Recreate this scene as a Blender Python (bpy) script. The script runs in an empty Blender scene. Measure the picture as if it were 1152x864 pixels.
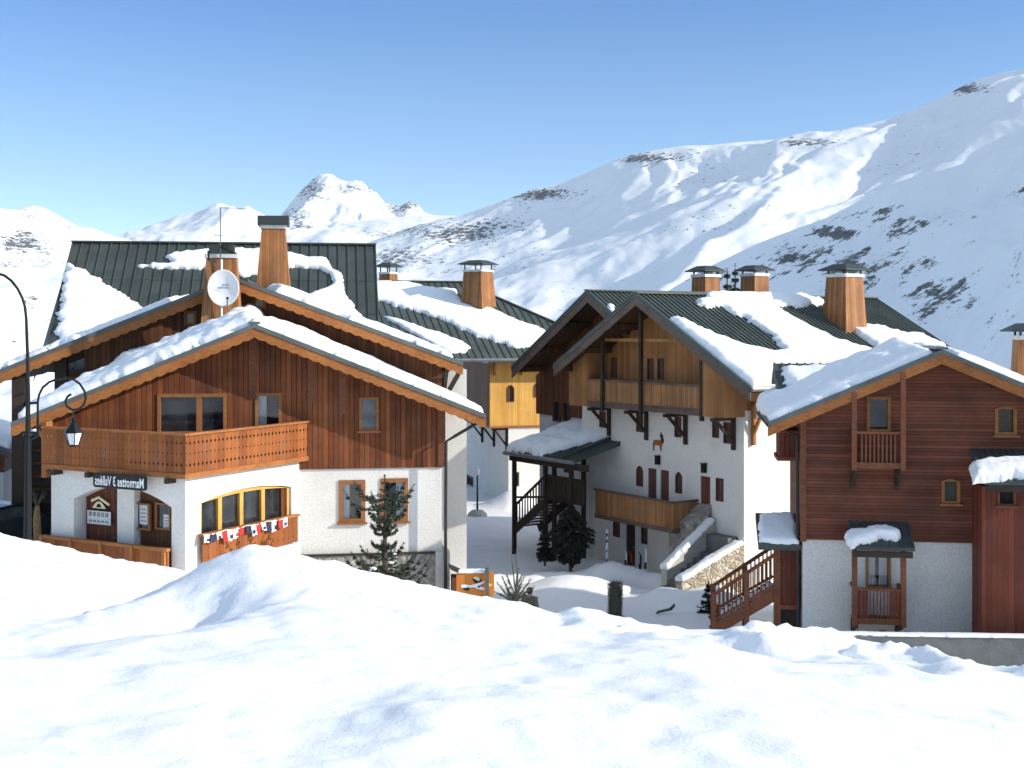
import bpy, bmesh, math, random
import numpy as np
from mathutils import Vector, Matrix
random.seed(11)
rad = math.radians
C = bpy.context.scene.collection
FPX, CX, HY = 1400.0, 576.0, 370.0

# ------------------------------------------------------------------ basics
def ray(px, py):
    return Vector(((px-CX)/FPX, 1.0, (HY-py)/FPX))
def at(px, py, Y):
    return ray(px, py)*Y

class Fr:
    """A building's own axes: u along the front, v into the building, w up."""
    def __init__(s, x, y, z, deg):
        s.o = Vector((x, y, z)); a = rad(deg); s.a = a
        s.u = Vector((math.cos(a), math.sin(a), 0)); s.v = Vector((-math.sin(a), math.cos(a), 0))
    def loc(s, P):
        d = Vector(P)-s.o
        return Vector((d.dot(s.u), d.dot(s.v), d.z))
    def world(s, p):
        return s.o + s.u*p[0] + s.v*p[1] + Vector((0, 0, p[2]))
    def onplane(s, px, py, p0, n):
        c = s.loc((0, 0, 0)); r = ray(px, py)
        d = Vector((r.dot(s.u), r.dot(s.v), r.z))
        t = (Vector(p0)-c).dot(n)/d.dot(n)
        return c+d*t
    def onv(s, px, py, v):
        return s.onplane(px, py, (0, v, 0), Vector((0, 1, 0)))
    def onu(s, px, py, u):
        return s.onplane(px, py, (u, 0, 0), Vector((1, 0, 0)))
    def rect(s, x0, y0, x1, y1, v):
        a = s.onv((x0), (y0+y1)/2, v); b = s.onv(x1, (y0+y1)/2, v)
        m = s.onv((x0+x1)/2, y0, v); n = s.onv((x0+x1)/2, y1, v)
        return a.x, b.x, n.z, m.z          # u0,u1,w0,w1
    def right(s, u):
        """axes of the right-hand side wall standing at u"""
        f = Fr(0, 0, 0, 0); f.o = s.o+s.u*u; f.a = s.a+math.pi/2
        f.u = s.v.copy(); f.v = -s.u
        return f

ROOT = {}
def frame_of(o):
    while o.parent is not None: o = o.parent
    return ROOT.get(o.name)

def tag(o, label=None, cat=None, group=None, kind=None):
    if label: o['label'] = label
    if cat: o['category'] = cat
    if group: o['group'] = group
    if kind: o['kind'] = kind
    return o

def thing(name, label, cat, fr, group=None):
    o = bpy.data.objects.new(name, None); C.objects.link(o)
    o.empty_display_size = 0.3
    o.location = fr.o; o.rotation_euler = (0, 0, fr.a)
    ROOT[o.name] = fr
    return tag(o, label, cat, group)

def uvs(bm):
    lay = bm.loops.layers.uv.verify()
    Z = Vector((0, 0, 1))
    for f in bm.faces:
        n = f.normal
        t = Z.cross(n)
        if t.length < 0.15: t = Vector((1, 0, 0))
        t.normalize(); b = n.cross(t)
        for l in f.loops:
            p = l.vert.co
            l[lay].uv = (p.dot(t), p.dot(b))

class MB:
    def __init__(s): s.V = []; s.F = []
    def add(s, vs, fs):
        n = len(s.V); s.V += [Vector(v) for v in vs]; s.F += [tuple(i+n for i in f) for f in fs]
    def box(s, x0, x1, y0, y1, z0, z1):
        s.add([(x0,y0,z0),(x1,y0,z0),(x1,y1,z0),(x0,y1,z0),(x0,y0,z1),(x1,y0,z1),(x1,y1,z1),(x0,y1,z1)],
              [(0,3,2,1),(4,5,6,7),(0,1,5,4),(1,2,6,5),(2,3,7,6),(3,0,4,7)])
    def prism(s, poly, d):
        d = Vector(d); n = len(poly); P = [Vector(p) for p in poly]
        s.add(P+[p+d for p in P], [tuple(range(n)), tuple(range(2*n-1, n-1, -1))] +
              [(i, (i+1) % n, n+(i+1) % n, n+i) for i in range(n)])
    def bar(s, a, b, w, h, up=(0, 0, 1)):
        a = Vector(a); b = Vector(b); d = (b-a).normalized(); up = Vector(up)
        x = d.cross(up)
        if x.length < 1e-3: x = d.cross(Vector((0, 1, 0)))
        x.normalize(); y = x.cross(d).normalized()
        q = [x*(-w/2)+y*(-h/2), x*(w/2)+y*(-h/2), x*(w/2)+y*(h/2), x*(-w/2)+y*(h/2)]
        s.prism([a+i for i in q], b-a)
    def tube(s, pts, r, n=8, cap=True):
        P = [Vector(p) for p in pts]; m = len(P)
        R = r if isinstance(r, (list, tuple)) else [r]*m
        vs = []; fs = []; prev = None
        for i, p in enumerate(P):
            t = (P[min(i+1, m-1)]-P[max(i-1, 0)]).normalized()
            if prev is None:
                x = t.cross(Vector((0, 0, 1)))
                if x.length < 0.05: x = t.cross(Vector((0, 1, 0)))
            else:
                x = prev-t*prev.dot(t)
            x.normalize(); prev = x; y = t.cross(x)
            for k in range(n):
                a = 2*math.pi*k/n
                vs.append(p+(x*math.cos(a)+y*math.sin(a))*R[i])
        for i in range(m-1):
            for k in range(n):
                k2 = (k+1) % n
                fs.append((i*n+k, i*n+k2, (i+1)*n+k2, (i+1)*n+k))
        if cap:
            fs.append(tuple(range(n-1, -1, -1))); fs.append(tuple((m-1)*n+k for k in range(n)))
        s.add(vs, fs)
    def frustum(s, c, hx0, hy0, hx1, hy1, z0, z1):
        x, y = c
        s.add([(x-hx0,y-hy0,z0),(x+hx0,y-hy0,z0),(x+hx0,y+hy0,z0),(x-hx0,y+hy0,z0),
               (x-hx1,y-hy1,z1),(x+hx1,y-hy1,z1),(x+hx1,y+hy1,z1),(x-hx1,y+hy1,z1)],
              [(0,3,2,1),(4,5,6,7),(0,1,5,4),(1,2,6,5),(2,3,7,6),(3,0,4,7)])
    def lathe(s, c, prof, n=16):
        c = Vector(c); vs = []; fs = []
        for r, z in prof:
            for k in range(n):
                a = 2*math.pi*k/n; vs.append(c+Vector((r*math.cos(a), r*math.sin(a), z)))
        for i in range(len(prof)-1):
            for k in range(n):
                k2 = (k+1) % n; fs.append((i*n+k, i*n+k2, (i+1)*n+k2, (i+1)*n+k))
        fs.append(tuple(range(n-1, -1, -1))); fs.append(tuple((len(prof)-1)*n+k for k in range(n)))
        s.add(vs, fs)
    def ball(s, c, r, sq=(1, 1, 1), n=8, m=6, jit=0.0, seed=0):
        rg = random.Random(seed); c = Vector(c); vs = [c+Vector((0, 0, -r*sq[2]))]; fs = []
        for j in range(1, m):
            th = math.pi*j/m
            for k in range(n):
                a = 2*math.pi*k/n; q = r*(1+rg.uniform(-jit, jit))
                vs.append(c+Vector((q*sq[0]*math.sin(th)*math.cos(a), q*sq[1]*math.sin(th)*math.sin(a), -q*sq[2]*math.cos(th))))
        vs.append(c+Vector((0, 0, r*sq[2]))); T = len(vs)-1
        for k in range(n):
            k2 = (k+1) % n
            fs.append((0, 1+k2, 1+k)); fs.append((T, T-n+k, T-n+k2))
            for j in range(m-2):
                fs.append((1+j*n+k, 1+j*n+k2, 1+(j+1)*n+k2, 1+(j+1)*n+k))
        s.add(vs, fs)
    def build(s, name, mat, parent=None, fr=None, smooth=False, cut=None, bevel=0.0, recalc=True):
        V = s.V
        if parent is not None and fr is not None:
            pf = frame_of(parent)
            if pf is not None and fr is not pf:
                V = [pf.loc(fr.world(v)) for v in V]
                if cut is not None:
                    cut.V = [pf.loc(fr.world(v)) for v in cut.V]
        me = bpy.data.meshes.new(name)
        me.from_pydata([tuple(v) for v in V], [], s.F)
        o = bpy.data.objects.new(name, me); C.objects.link(o)
        bm = bmesh.new(); bm.from_mesh(me)
        if recalc: bmesh.ops.recalc_face_normals(bm, faces=bm.faces)
        if bevel > 0:
            bmesh.ops.bevel(bm, geom=[e for e in bm.edges if e.calc_face_angle(0) > 0.6], offset=bevel, segments=1, affect='EDGES', clamp_overlap=True)
        bm.to_mesh(me); bm.free()
        if cut is not None and cut.V:
            cm = bpy.data.meshes.new('tmp'); cm.from_pydata([tuple(v) for v in cut.V], [], cut.F)
            b2 = bmesh.new(); b2.from_mesh(cm); bmesh.ops.recalc_face_normals(b2, faces=b2.faces); b2.to_mesh(cm); b2.free()
            co = bpy.data.objects.new('tmp', cm); C.objects.link(co)
            md = o.modifiers.new('b', 'BOOLEAN'); md.operation = 'DIFFERENCE'; md.object = co; md.solver = 'EXACT'
            dg = bpy.context.evaluated_depsgraph_get(); dg.update()
            nm = bpy.data.meshes.new_from_object(o.evaluated_get(dg))
            o.modifiers.clear(); o.data = nm; nm.name = name
            bpy.data.meshes.remove(me); bpy.data.objects.remove(co); bpy.data.meshes.remove(cm)
            me = nm
        bm = bmesh.new(); bm.from_mesh(me); bm.normal_update(); uvs(bm)
        if smooth:
            for f in bm.faces: f.smooth = True
        bm.to_mesh(me); bm.free()
        me.materials.clear(); me.materials.append(mat)
        if parent is not None: o.parent = parent
        return o

# ------------------------------------------------------------------ materials
def new_mat(name):
    m = bpy.data.materials.new(name); m.use_nodes = True
    nt = m.node_tree; b = nt.nodes['Principled BSDF']
    return m, nt, b
def nd(nt, t, **k):
    n = nt.nodes.new(t)
    for a, v in k.items():
        if a.startswith('i_'):
            key = a[2:]
            n.inputs[int(key) if key.isdigit() else key.replace('_', ' ')].default_value = v
        else: setattr(n, a, v)
    return n
def mth(nt, op, a, b=None, c=None, clamp=False):
    n = nt.nodes.new('ShaderNodeMath'); n.operation = op; n.use_clamp = clamp
    for i, v in enumerate((a, b, c)):
        if v is None: continue
        if isinstance(v, (int, float)): n.inputs[i].default_value = v
        else: nt.links.new(v, n.inputs[i])
    return n.outputs[0]
def ramp(nt, fac, stops):
    n = nt.nodes.new('ShaderNodeValToRGB'); e = n.color_ramp.elements
    while len(e) < len(stops): e.new(0.5)
    for i, (p, c) in enumerate(stops):
        e[i].position = p; e[i].color = (*c, 1) if len(c) == 3 else c
    nt.links.new(fac, n.inputs[0]); return n.outputs[0]
def mixc(nt, fac, a, b, mode='MIX'):
    n = nt.nodes.new('ShaderNodeMix'); n.data_type = 'RGBA'; n.blend_type = mode
    for i, v in ((0, fac), (6, a), (7, b)):
        if isinstance(v, (int, float)): n.inputs[i].default_value = v
        elif isinstance(v, tuple): n.inputs[i].default_value = (*v, 1) if len(v) == 3 else v
        else: nt.links.new(v, n.inputs[i])
    return n.outputs[2]
def noise(nt, vec, scale, detail=3, rough=0.5):
    n = nd(nt, 'ShaderNodeTexNoise'); n.inputs['Scale'].default_value = scale
    n.inputs['Detail'].default_value = detail; n.inputs['Roughness'].default_value = rough
    if vec is not None: nt.links.new(vec, n.inputs['Vector'])
    return n.outputs['Fac']
def bump(nt, b, h, strength=0.5, dist=0.02):
    n = nd(nt, 'ShaderNodeBump'); n.inputs['Strength'].default_value = strength; n.inputs['Distance'].default_value = dist
    nt.links.new(h, n.inputs['Height']); nt.links.new(n.outputs[0], b.inputs['Normal'])
def objc(nt): return nd(nt, 'ShaderNodeTexCoord').outputs['Object']
def scaled(nt, vec, s):
    n = nd(nt, 'ShaderNodeMapping'); n.inputs['Scale'].default_value = s
    nt.links.new(vec, n.inputs['Vector']); return n.outputs[0]

def planks(name, c1, c2, width=0.14, vertical=True, rough=0.65, gap=0.09, weather=0.35, dark=0.35):
    m, nt, b = new_mat(name); L = nt.links
    uv = nd(nt, 'ShaderNodeTexCoord').outputs['UV']
    sp = nd(nt, 'ShaderNodeSeparateXYZ'); L.new(uv, sp.inputs[0])
    a, along = (sp.outputs[0], sp.outputs[1]) if vertical else (sp.outputs[1], sp.outputs[0])
    q = mth(nt, 'DIVIDE', a, width); idx = mth(nt, 'FLOOR', q); fr = mth(nt, 'FRACT', q)
    wn = nd(nt, 'ShaderNodeTexWhiteNoise', noise_dimensions='1D'); L.new(idx, wn.inputs['W'])
    cb = nd(nt, 'ShaderNodeCombineXYZ')
    L.new(mth(nt, 'MULTIPLY', a, 22.0), cb.inputs[0]); L.new(mth(nt, 'MULTIPLY', along, 1.6), cb.inputs[1]); L.new(mth(nt, 'MULTIPLY', idx, 3.7), cb.inputs[2])
    g = noise(nt, cb.outputs[0], 1.0, 4, 0.6)
    t = mth(nt, 'ADD', mth(nt, 'MULTIPLY', wn.outputs[0], 0.62), mth(nt, 'MULTIPLY', g, 0.5))
    col = ramp(nt, t, [(0.1, c1), (0.95, c2)])
    big = noise(nt, uv, 0.7, 4, 0.6)
    wf = ramp(nt, big, [(0.3, (1-weather,)*3), (0.7, (1.08,)*3)])
    col = mixc(nt, 1.0, col, wf, 'MULTIPLY')
    gy = noise(nt, scaled(nt, uv, (1.0, 0.45, 1) if vertical else (0.45, 1.0, 1)), 2.3, 6, 0.7)
    av = sum(c2)/3
    col = mixc(nt, ramp(nt, gy, [(0.50, (0, 0, 0)), (0.78, (0.42, 0.42, 0.42))]), col, (av*0.78, av*0.68, av*0.60))
    edge = mth(nt, 'MINIMUM', fr, mth(nt, 'SUBTRACT', 1.0, fr))
    grv = mth(nt, 'SMOOTH_MIN', mth(nt, 'DIVIDE', edge, gap/2), 1.0, 0.2)
    gm = mth(nt, 'LESS_THAN', edge, gap/2)
    col = mixc(nt, mth(nt, 'MULTIPLY', gm, 1-dark), col, (c1[0]*.25, c1[1]*.22, c1[2]*.2))
    L.new(col, b.inputs['Base Color']); b.inputs['Roughness'].default_value = rough
    b.inputs['Specular IOR Level'].default_value = 0.25
    h = mth(nt, 'ADD', grv, mth(nt, 'MULTIPLY', g, 0.15))
    bump(nt, b, h, 0.8, 0.015)
    return m

def plain(name, col, rough=0.6, metal=0.0, var=0.15, scale=4.0, bmp=0.0, spec=0.3):
    m, nt, b = new_mat(name)
    oc = objc(nt); f = noise(nt, oc, scale, 5, 0.6)
    c = ramp(nt, f, [(0.3, tuple(x*(1-var) for x in col)), (0.7, tuple(min(1, x*(1+var)) for x in col))])
    nt.links.new(c, b.inputs['Base Color'])
    b.inputs['Roughness'].default_value = rough; b.inputs['Metallic'].default_value = metal
    b.inputs['Specular IOR Level'].default_value = spec
    if bmp: bump(nt, b, noise(nt, oc, scale*8, 3), bmp, 0.02)
    return m

def beamwood(name, c1, c2, rough=0.65):
    m, nt, b = new_mat(name); uv = nd(nt, 'ShaderNodeTexCoord').outputs['Object']
    f = noise(nt, scaled(nt, uv, (3, 3, 9)), 2.0, 5, 0.65)
    g = noise(nt, uv, 1.2, 3)
    t = mth(nt, 'ADD', mth(nt, 'MULTIPLY', f, 0.6), mth(nt, 'MULTIPLY', g, 0.4))
    nt.links.new(ramp(nt, t, [(0.32, c1), (0.68, c2)]), b.inputs['Base Color'])
    b.inputs['Roughness'].default_value = rough; b.inputs['Specular IOR Level'].default_value = 0.25
    bump(nt, b, f, 0.4, 0.01)
    return m

def stucco(name, col, sp_=0.9):
    m, nt, b = new_mat(name); oc = objc(nt)
    f = noise(nt, oc, 0.6, 5, 0.6); g = noise(nt, oc, 34, 3, 0.7)
    c = ramp(nt, f, [(0.25, tuple(x*0.9 for x in col)), (0.65, col)])
    st = noise(nt, scaled(nt, oc, (1.0, 1.0, 0.5)), 0.8, 5, 0.65)
    c = mixc(nt, 1.0, c, ramp(nt, st, [(0.30, (0.93, 0.92, 0.90)), (0.50, (1, 1, 1))]), 'MULTIPLY')
    k = noise(nt, oc, 13, 4, 0.75)
    c = mixc(nt, 1.0, c, ramp(nt, k, [(0.32, (sp_, sp_, sp_)), (0.60, (1.03, 1.03, 1.03))]), 'MULTIPLY')
    c = mixc(nt, 1.0, c, ramp(nt, g, [(0.3, (0.88, 0.88, 0.88)), (0.6, (1.02, 1.02, 1.02))]), 'MULTIPLY')
    g = mth(nt, 'ADD', g, k)
    nt.links.new(c, b.inputs['Base Color']); b.inputs['Roughness'].default_value = 0.9
    b.inputs['Specular IOR Level'].default_value = 0.1
    bump(nt, b, g, 0.7, 0.02)
    return m

def stone(name, cols, scale=2.6, mortar=(0.33, 0.31, 0.28)):
    m, nt, b = new_mat(name); oc = objc(nt)
    w = nd(nt, 'ShaderNodeTexNoise'); w.inputs['Scale'].default_value = 2.0; nt.links.new(oc, w.inputs['Vector'])
    ad = nd(nt, 'ShaderNodeVectorMath', operation='MULTIPLY_ADD')
    nt.links.new(w.outputs['Color'], ad.inputs[0]); ad.inputs[1].default_value = (0.5,)*3; nt.links.new(oc, ad.inputs[2])
    v = scaled(nt, ad.outputs[0], (1, 1, 1.5))
    v1 = nd(nt, 'ShaderNodeTexVoronoi', feature='F1'); v1.inputs['Scale'].default_value = scale; nt.links.new(v, v1.inputs['Vector'])
    v2 = nd(nt, 'ShaderNodeTexVoronoi', feature='DISTANCE_TO_EDGE'); v2.inputs['Scale'].default_value = scale; nt.links.new(v, v2.inputs['Vector'])
    sp = nd(nt, 'ShaderNodeSeparateColor'); nt.links.new(v1.outputs['Color'], sp.inputs[0])
    c = ramp(nt, sp.outputs[0], [(i/(len(cols)-1), k) for i, k in enumerate(cols)])
    f = noise(nt, oc, 9, 5, 0.65)
    c = mixc(nt, 1.0, c, ramp(nt, f, [(0.3, (0.7, 0.7, 0.7)), (0.7, (1.1, 1.1, 1.1))]), 'MULTIPLY')
    e = mth(nt, 'LESS_THAN', v2.outputs['Distance'], mth(nt, 'MULTIPLY', f, 0.11))
    c = mixc(nt, e, c, mortar)
    nt.links.new(c, b.inputs['Base Color']); b.inputs['Roughness'].default_value = 0.9
    h = mth(nt, 'ADD', mth(nt, 'MINIMUM', mth(nt, 'MULTIPLY', v2.outputs['Distance'], 4.0), 1.0), mth(nt, 'MULTIPLY', f, 0.4))
    bump(nt, b, h, 0.9, 0.05)
    return m

def glass(name, col=(0.02, 0.024, 0.028), rough=0.06):
    m, nt, b = new_mat(name); oc = objc(nt)
    nt.links.new(ramp(nt, noise(nt, oc, 1.6, 3), [(0.35, tuple(x*0.5 for x in col)), (0.7, tuple(x*1.8 for x in col))]), b.inputs['Base Color'])
    b.inputs['Roughness'].default_value = rough; b.inputs['IOR'].default_value = 1.52
    b.inputs['Specular IOR Level'].default_value = 0.6
    bump(nt, b, noise(nt, oc, 1.3, 2), 0.08, 0.05)
    return m

def clear_glass(name):
    m, nt, b = new_mat(name)
    t = nd(nt, 'ShaderNodeBsdfTransparent'); g = nd(nt, 'ShaderNodeBsdfGlossy'); g.inputs['Roughness'].default_value = 0.03
    f = nd(nt, 'ShaderNodeFresnel'); f.inputs['IOR'].default_value = 1.5
    mx = nd(nt, 'ShaderNodeMixShader'); nt.links.new(f.outputs[0], mx.inputs[0])
    nt.links.new(t.outputs[0], mx.inputs[1]); nt.links.new(g.outputs[0], mx.inputs[2])
    nt.links.new(mx.outputs[0], nt.nodes['Material Output'].inputs['Surface'])
    return m

def snow_mat(name, col=(0.84, 0.86, 0.89), fine=1.0):
    m, nt, b = new_mat(name); oc = objc(nt)
    f = noise(nt, oc, 3.0, 5, 0.65); g = noise(nt, oc, 38, 4, 0.7)
    c = ramp(nt, f, [(0.3, tuple(x*0.965 for x in col)), (0.7, col)])
    nt.links.new(c, b.inputs['Base Color']); b.inputs['Roughness'].default_value = 0.55
    b.inputs['Specular IOR Level'].default_value = 0.15
    h = mth(nt, 'ADD', mth(nt, 'MULTIPLY', f, 0.8), mth(nt, 'MULTIPLY', g, 0.16*fine))
    bump(nt, b, h, 0.42, 0.05)
    return m

def metalroof(name, col):
    m, nt, b = new_mat(name); oc = objc(nt)
    f = noise(nt, oc, 0.9, 5, 0.65); g = noise(nt, oc, 9, 3)
    c = ramp(nt, f, [(0.3, tuple(x*0.75 for x in col)), (0.7, tuple(x*1.25 for x in col))])
    nt.links.new(c, b.inputs['Base Color'])
    b.inputs['Metallic'].default_value = 0.15; b.inputs['Specular IOR Level'].default_value = 0.35
    nt.links.new(ramp(nt, g, [(0.3, (0.42,)*3), (0.7, (0.62,)*3)]), b.inputs['Roughness'])
    return m

M = {}
M['wood_a']  = planks('wood_red_brown', (0.12, 0.031, 0.010), (0.31, 0.098, 0.029), 0.16, True, weather=0.5, gap=0.15)
M['wood_f']  = planks('wood_dark_brown', (0.075, 0.028, 0.012), (0.20, 0.075, 0.028), 0.15, True)
M['wood_rail'] = planks('wood_orange_brown', (0.20, 0.058, 0.015), (0.36, 0.118, 0.031), 0.30, True, gap=0.02, weather=0.25)
M['wood_chim'] = planks('wood_honey', (0.24, 0.095, 0.03), (0.48, 0.215, 0.078), 0.13, True, weather=0.42)
M['wood_b']  = planks('wood_yellow', (0.60, 0.29, 0.055), (0.78, 0.44, 0.105), 0.13, True, weather=0.15, gap=0.06)
M['wood_c']  = planks('wood_tan', (0.27, 0.118, 0.036), (0.46, 0.22, 0.078), 0.13, True, weather=0.3, gap=0.07)
M['wood_crail'] = planks('wood_tan_rail', (0.27, 0.125, 0.045), (0.50, 0.255, 0.105), 0.12, True, weather=0.35, gap=0.12)
M['wood_d']  = planks('wood_red_horizontal', (0.105, 0.030, 0.016), (0.245, 0.080, 0.042), 0.10, False, weather=0.45)
M['wood_dv'] = planks('wood_red_vertical', (0.10, 0.022, 0.012), (0.22, 0.055, 0.029), 0.15, True, weather=0.3)
M['barge']   = beamwood('bargeboard_wood', (0.20, 0.072, 0.02), (0.42, 0.165, 0.05))
M['barge_c'] = beamwood('bargeboard_grey_brown', (0.07, 0.05, 0.04), (0.17, 0.125, 0.10))
M['frame']   = beamwood('window_frame_wood', (0.20, 0.08, 0.025), (0.36, 0.16, 0.06))
M['frame_y'] = beamwood('window_frame_yellow', (0.46, 0.24, 0.05), (0.66, 0.38, 0.10))
M['beam']    = beamwood('dark_beam', (0.022, 0.016, 0.012), (0.06, 0.042, 0.03))
M['beam_r']  = beamwood('red_brown_beam', (0.10, 0.036, 0.018), (0.24, 0.085, 0.04))
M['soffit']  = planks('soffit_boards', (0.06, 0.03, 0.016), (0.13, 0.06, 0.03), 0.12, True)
M['shutter'] = planks('shutter_wood', (0.10, 0.05, 0.038), (0.17, 0.085, 0.06), 0.10, True, gap=0.1)
M['door_w']  = planks('door_wood', (0.11, 0.032, 0.02), (0.20, 0.065, 0.036), 0.14, True)
M['stucco']  = stucco('white_stucco', (0.80, 0.78, 0.73))
M['stucco_d'] = stucco('pale_stucco', (0.70, 0.70, 0.67), 0.78)
M['stone']   = stone('grey_stone', [(0.20, 0.19, 0.17), (0.36, 0.34, 0.30), (0.28, 0.27, 0.25), (0.46, 0.43, 0.38)], 3.6)
M['stone_l'] = stone('pale_stone', [(0.52, 0.46, 0.36), (0.34, 0.29, 0.22), (0.62, 0.57, 0.47), (0.46, 0.33, 0.19), (0.58, 0.54, 0.46)], 4.4, (0.30, 0.27, 0.22))
M['metal_e'] = metalroof('standing_seam_metal', (0.058, 0.07, 0.066))
M['metal_c'] = metalroof('corrugated_metal', (0.072, 0.088, 0.078))
M['metal_d'] = metalroof('roof_edge_metal', (0.10, 0.12, 0.12))
M['flash']   = plain('pale_flashing', (0.62, 0.62, 0.60), 0.5, 0.2)
M['capm']    = plain('chimney_cap_metal', (0.045, 0.055, 0.055), 0.5, 0.3)
M['pane']    = glass('window_glass')
M['pane_l']  = glass('window_glass_pale', (0.07, 0.085, 0.10))
M['clear']   = clear_glass('clear_glass')
M['curtain'] = plain('white_curtain', (0.72, 0.74, 0.76), 0.9, 0, 0.06, 9)
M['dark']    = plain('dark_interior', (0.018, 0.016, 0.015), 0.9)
M['snow']    = snow_mat('snow', (0.87, 0.88, 0.90))
M['snow_g']  = snow_mat('ground_snow', (0.89, 0.90, 0.915), 1.0)
M['iron']    = plain('black_iron', (0.012, 0.014, 0.016), 0.45, 0.4, 0.1)
M['white']   = plain('white_paint', (0.82, 0.82, 0.82), 0.4, 0, 0.03)
M['lamp']    = plain('milk_glass', (0.80, 0.80, 0.80), 0.2, 0, 0.05)
M['concrete'] = plain('grey_concrete', (0.15, 0.155, 0.15), 0.9, 0, 0.2, 1.5, 0.4)
M['concrete_l'] = plain('pale_render', (0.46, 0.45, 0.41), 0.9, 0, 0.12, 2.0, 0.4)
M['pipe']    = plain('dark_pipe', (0.045, 0.040, 0.038), 0.45, 0.5)
M['gutter']  = plain('zinc_gutter', (0.22, 0.23, 0.23), 0.45, 0.5)
M['orange']  = plain('orange_sign_paint', (0.55, 0.19, 0.03), 0.5, 0, 0.06)
M['black']   = plain('black_paint', (0.012, 0.013, 0.014), 0.5, 0, 0.1)
M['green']   = plain('dark_green_paint', (0.012, 0.035, 0.028), 0.5, 0, 0.1)
M['pale_g']  = plain('pale_green_lettering', (0.36, 0.45, 0.42), 0.6, 0, 0.05)
M['cream']   = plain('cream_paint', (0.70, 0.62, 0.38), 0.6, 0, 0.05)
M['paper']   = plain('pale_paper', (0.60, 0.62, 0.63), 0.8, 0, 0.12, 14)
M['red']     = plain('red_cloth', (0.45, 0.035, 0.03), 0.8, 0, 0.1)
M['navy']    = plain('navy_cloth', (0.03, 0.035, 0.07), 0.8, 0, 0.1)
M['bluegrey'] = plain('blue_grey_print', (0.16, 0.22, 0.32), 0.6)
M['needle']  = plain('spruce_needles', (0.045, 0.060, 0.036), 0.75, 0, 0.4, 3.0)
M['needle_d'] = plain('dark_fir_needles', (0.026, 0.034, 0.025), 0.8, 0, 0.4, 3.0)
M['bark']    = plain('bark', (0.075, 0.055, 0.04), 0.9, 0, 0.3, 12, 0.5)
M['twig']    = plain('grey_green_twig', (0.10, 0.105, 0.075), 0.85, 0, 0.25, 9)
M['straw']   = plain('straw_wrap', (0.26, 0.15, 0.07), 0.9, 0, 0.35, 10, 0.6)
# ------------------------------------------------------------------ numpy noise
def vn(x, y, seed=0):
    xi = np.floor(x).astype(np.int64); yi = np.floor(y).astype(np.int64)
    xf = x-xi; yf = y-yi
    def h(i, j):
        n = (i*374761393 + j*668265263 + seed*974634777) & 0xffffffff
        n = ((n ^ (n >> 13))*1274126177) & 0xffffffff
        n = n ^ (n >> 16)
        a = (n & 0xffff)/65535.0*2*np.pi
        return np.cos(a), np.sin(a)
    def g(i, j, dx, dy):
        c, s = h(i, j); return c*dx+s*dy
    u = xf**3*(xf*(xf*6-15)+10); v = yf**3*(yf*(yf*6-15)+10)
    a = g(xi, yi, xf, yf); b = g(xi+1, yi, xf-1, yf); c = g(xi, yi+1, xf, yf-1); d = g(xi+1, yi+1, xf-1, yf-1)
    return (a+(b-a)*u + ((c+(d-c)*u)-(a+(b-a)*u))*v)*1.5
def fbm(x, y, o=4, seed=0, gain=0.5):
    s = 0; a = 1.0
    for k in range(o):
        s = s+a*vn(x*2**k+k*17.3, y*2**k-k*9.1, seed+k); a *= gain
    return s
def ridged(x, y, o=4, seed=0, gain=0.5):
    s = 0; a = 1.0
    for k in range(o):
        s = s+a*(1-2*np.abs(vn(x*2**k+k*7.7, y*2**k+k*3.9, seed+k))); a *= gain
    return s
def sstep(a, b, x):
    t = np.clip((x-a)/(b-a), 0, 1); return t*t*(3-2*t)

def grid_mesh(name, X, Y, Z, mat, keep=None, kind=None, parent=None, attr=None):
    n, m = X.shape
    co = np.stack([X, Y, Z], -1).reshape(-1, 3)
    i = np.arange(n*m).reshape(n, m)
    q = np.stack([i[:-1, :-1], i[:-1, 1:], i[1:, 1:], i[1:, :-1]], -1).reshape(-1, 4)
    if keep is not None: q = q[keep.reshape(-1)]
    used = np.unique(q); rm = -np.ones(n*m, dtype=np.int64); rm[used] = np.arange(len(used))
    q = rm[q]; co = co[used]
    me = bpy.data.meshes.new(name)
    me.vertices.add(len(co)); me.vertices.foreach_set('co', co.astype(np.float32).ravel())
    me.loops.add(q.size); me.loops.foreach_set('vertex_index', q.astype(np.int32).ravel())
    me.polygons.add(len(q)); me.polygons.foreach_set('loop_start', np.arange(0, q.size, 4, dtype=np.int32))
    me.polygons.foreach_set('use_smooth', np.ones(len(q), dtype=bool))
    me.update(calc_edges=True); me.validate()
    if attr is not None:
        a = me.attributes.new('rocky', 'FLOAT', 'POINT'); a.data.foreach_set('value', attr.reshape(-1)[used].astype(np.float32))
    me.materials.append(mat)
    o = bpy.data.objects.new(name, me); C.objects.link(o)
    if parent is not None: o.parent = parent
    if kind: o['kind'] = kind
    return o

# ------------------------------------------------------------------ roofs
class Slope:
    """One roof plane: p0 on the upper edge, es along it, et down the fall."""
    def __init__(s, fr, p0, es, et):
        s.fr = fr; s.p0 = Vector(p0); s.es = Vector(es).normalized(); s.et = Vector(et).normalized()
        s.n = s.es.cross(s.et).normalized()
        if s.n.z < 0: s.n = -s.n
    def P(s, a, b, h=0.0): return s.p0+s.es*a+s.et*b+s.n*h
    def px(s, x, y):
        p = s.fr.onplane(x, y, s.p0, s.n)-s.p0
        return (p.dot(s.es), p.dot(s.et))
    def pxs(s, pts): return [s.px(*p) for p in pts]

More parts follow.
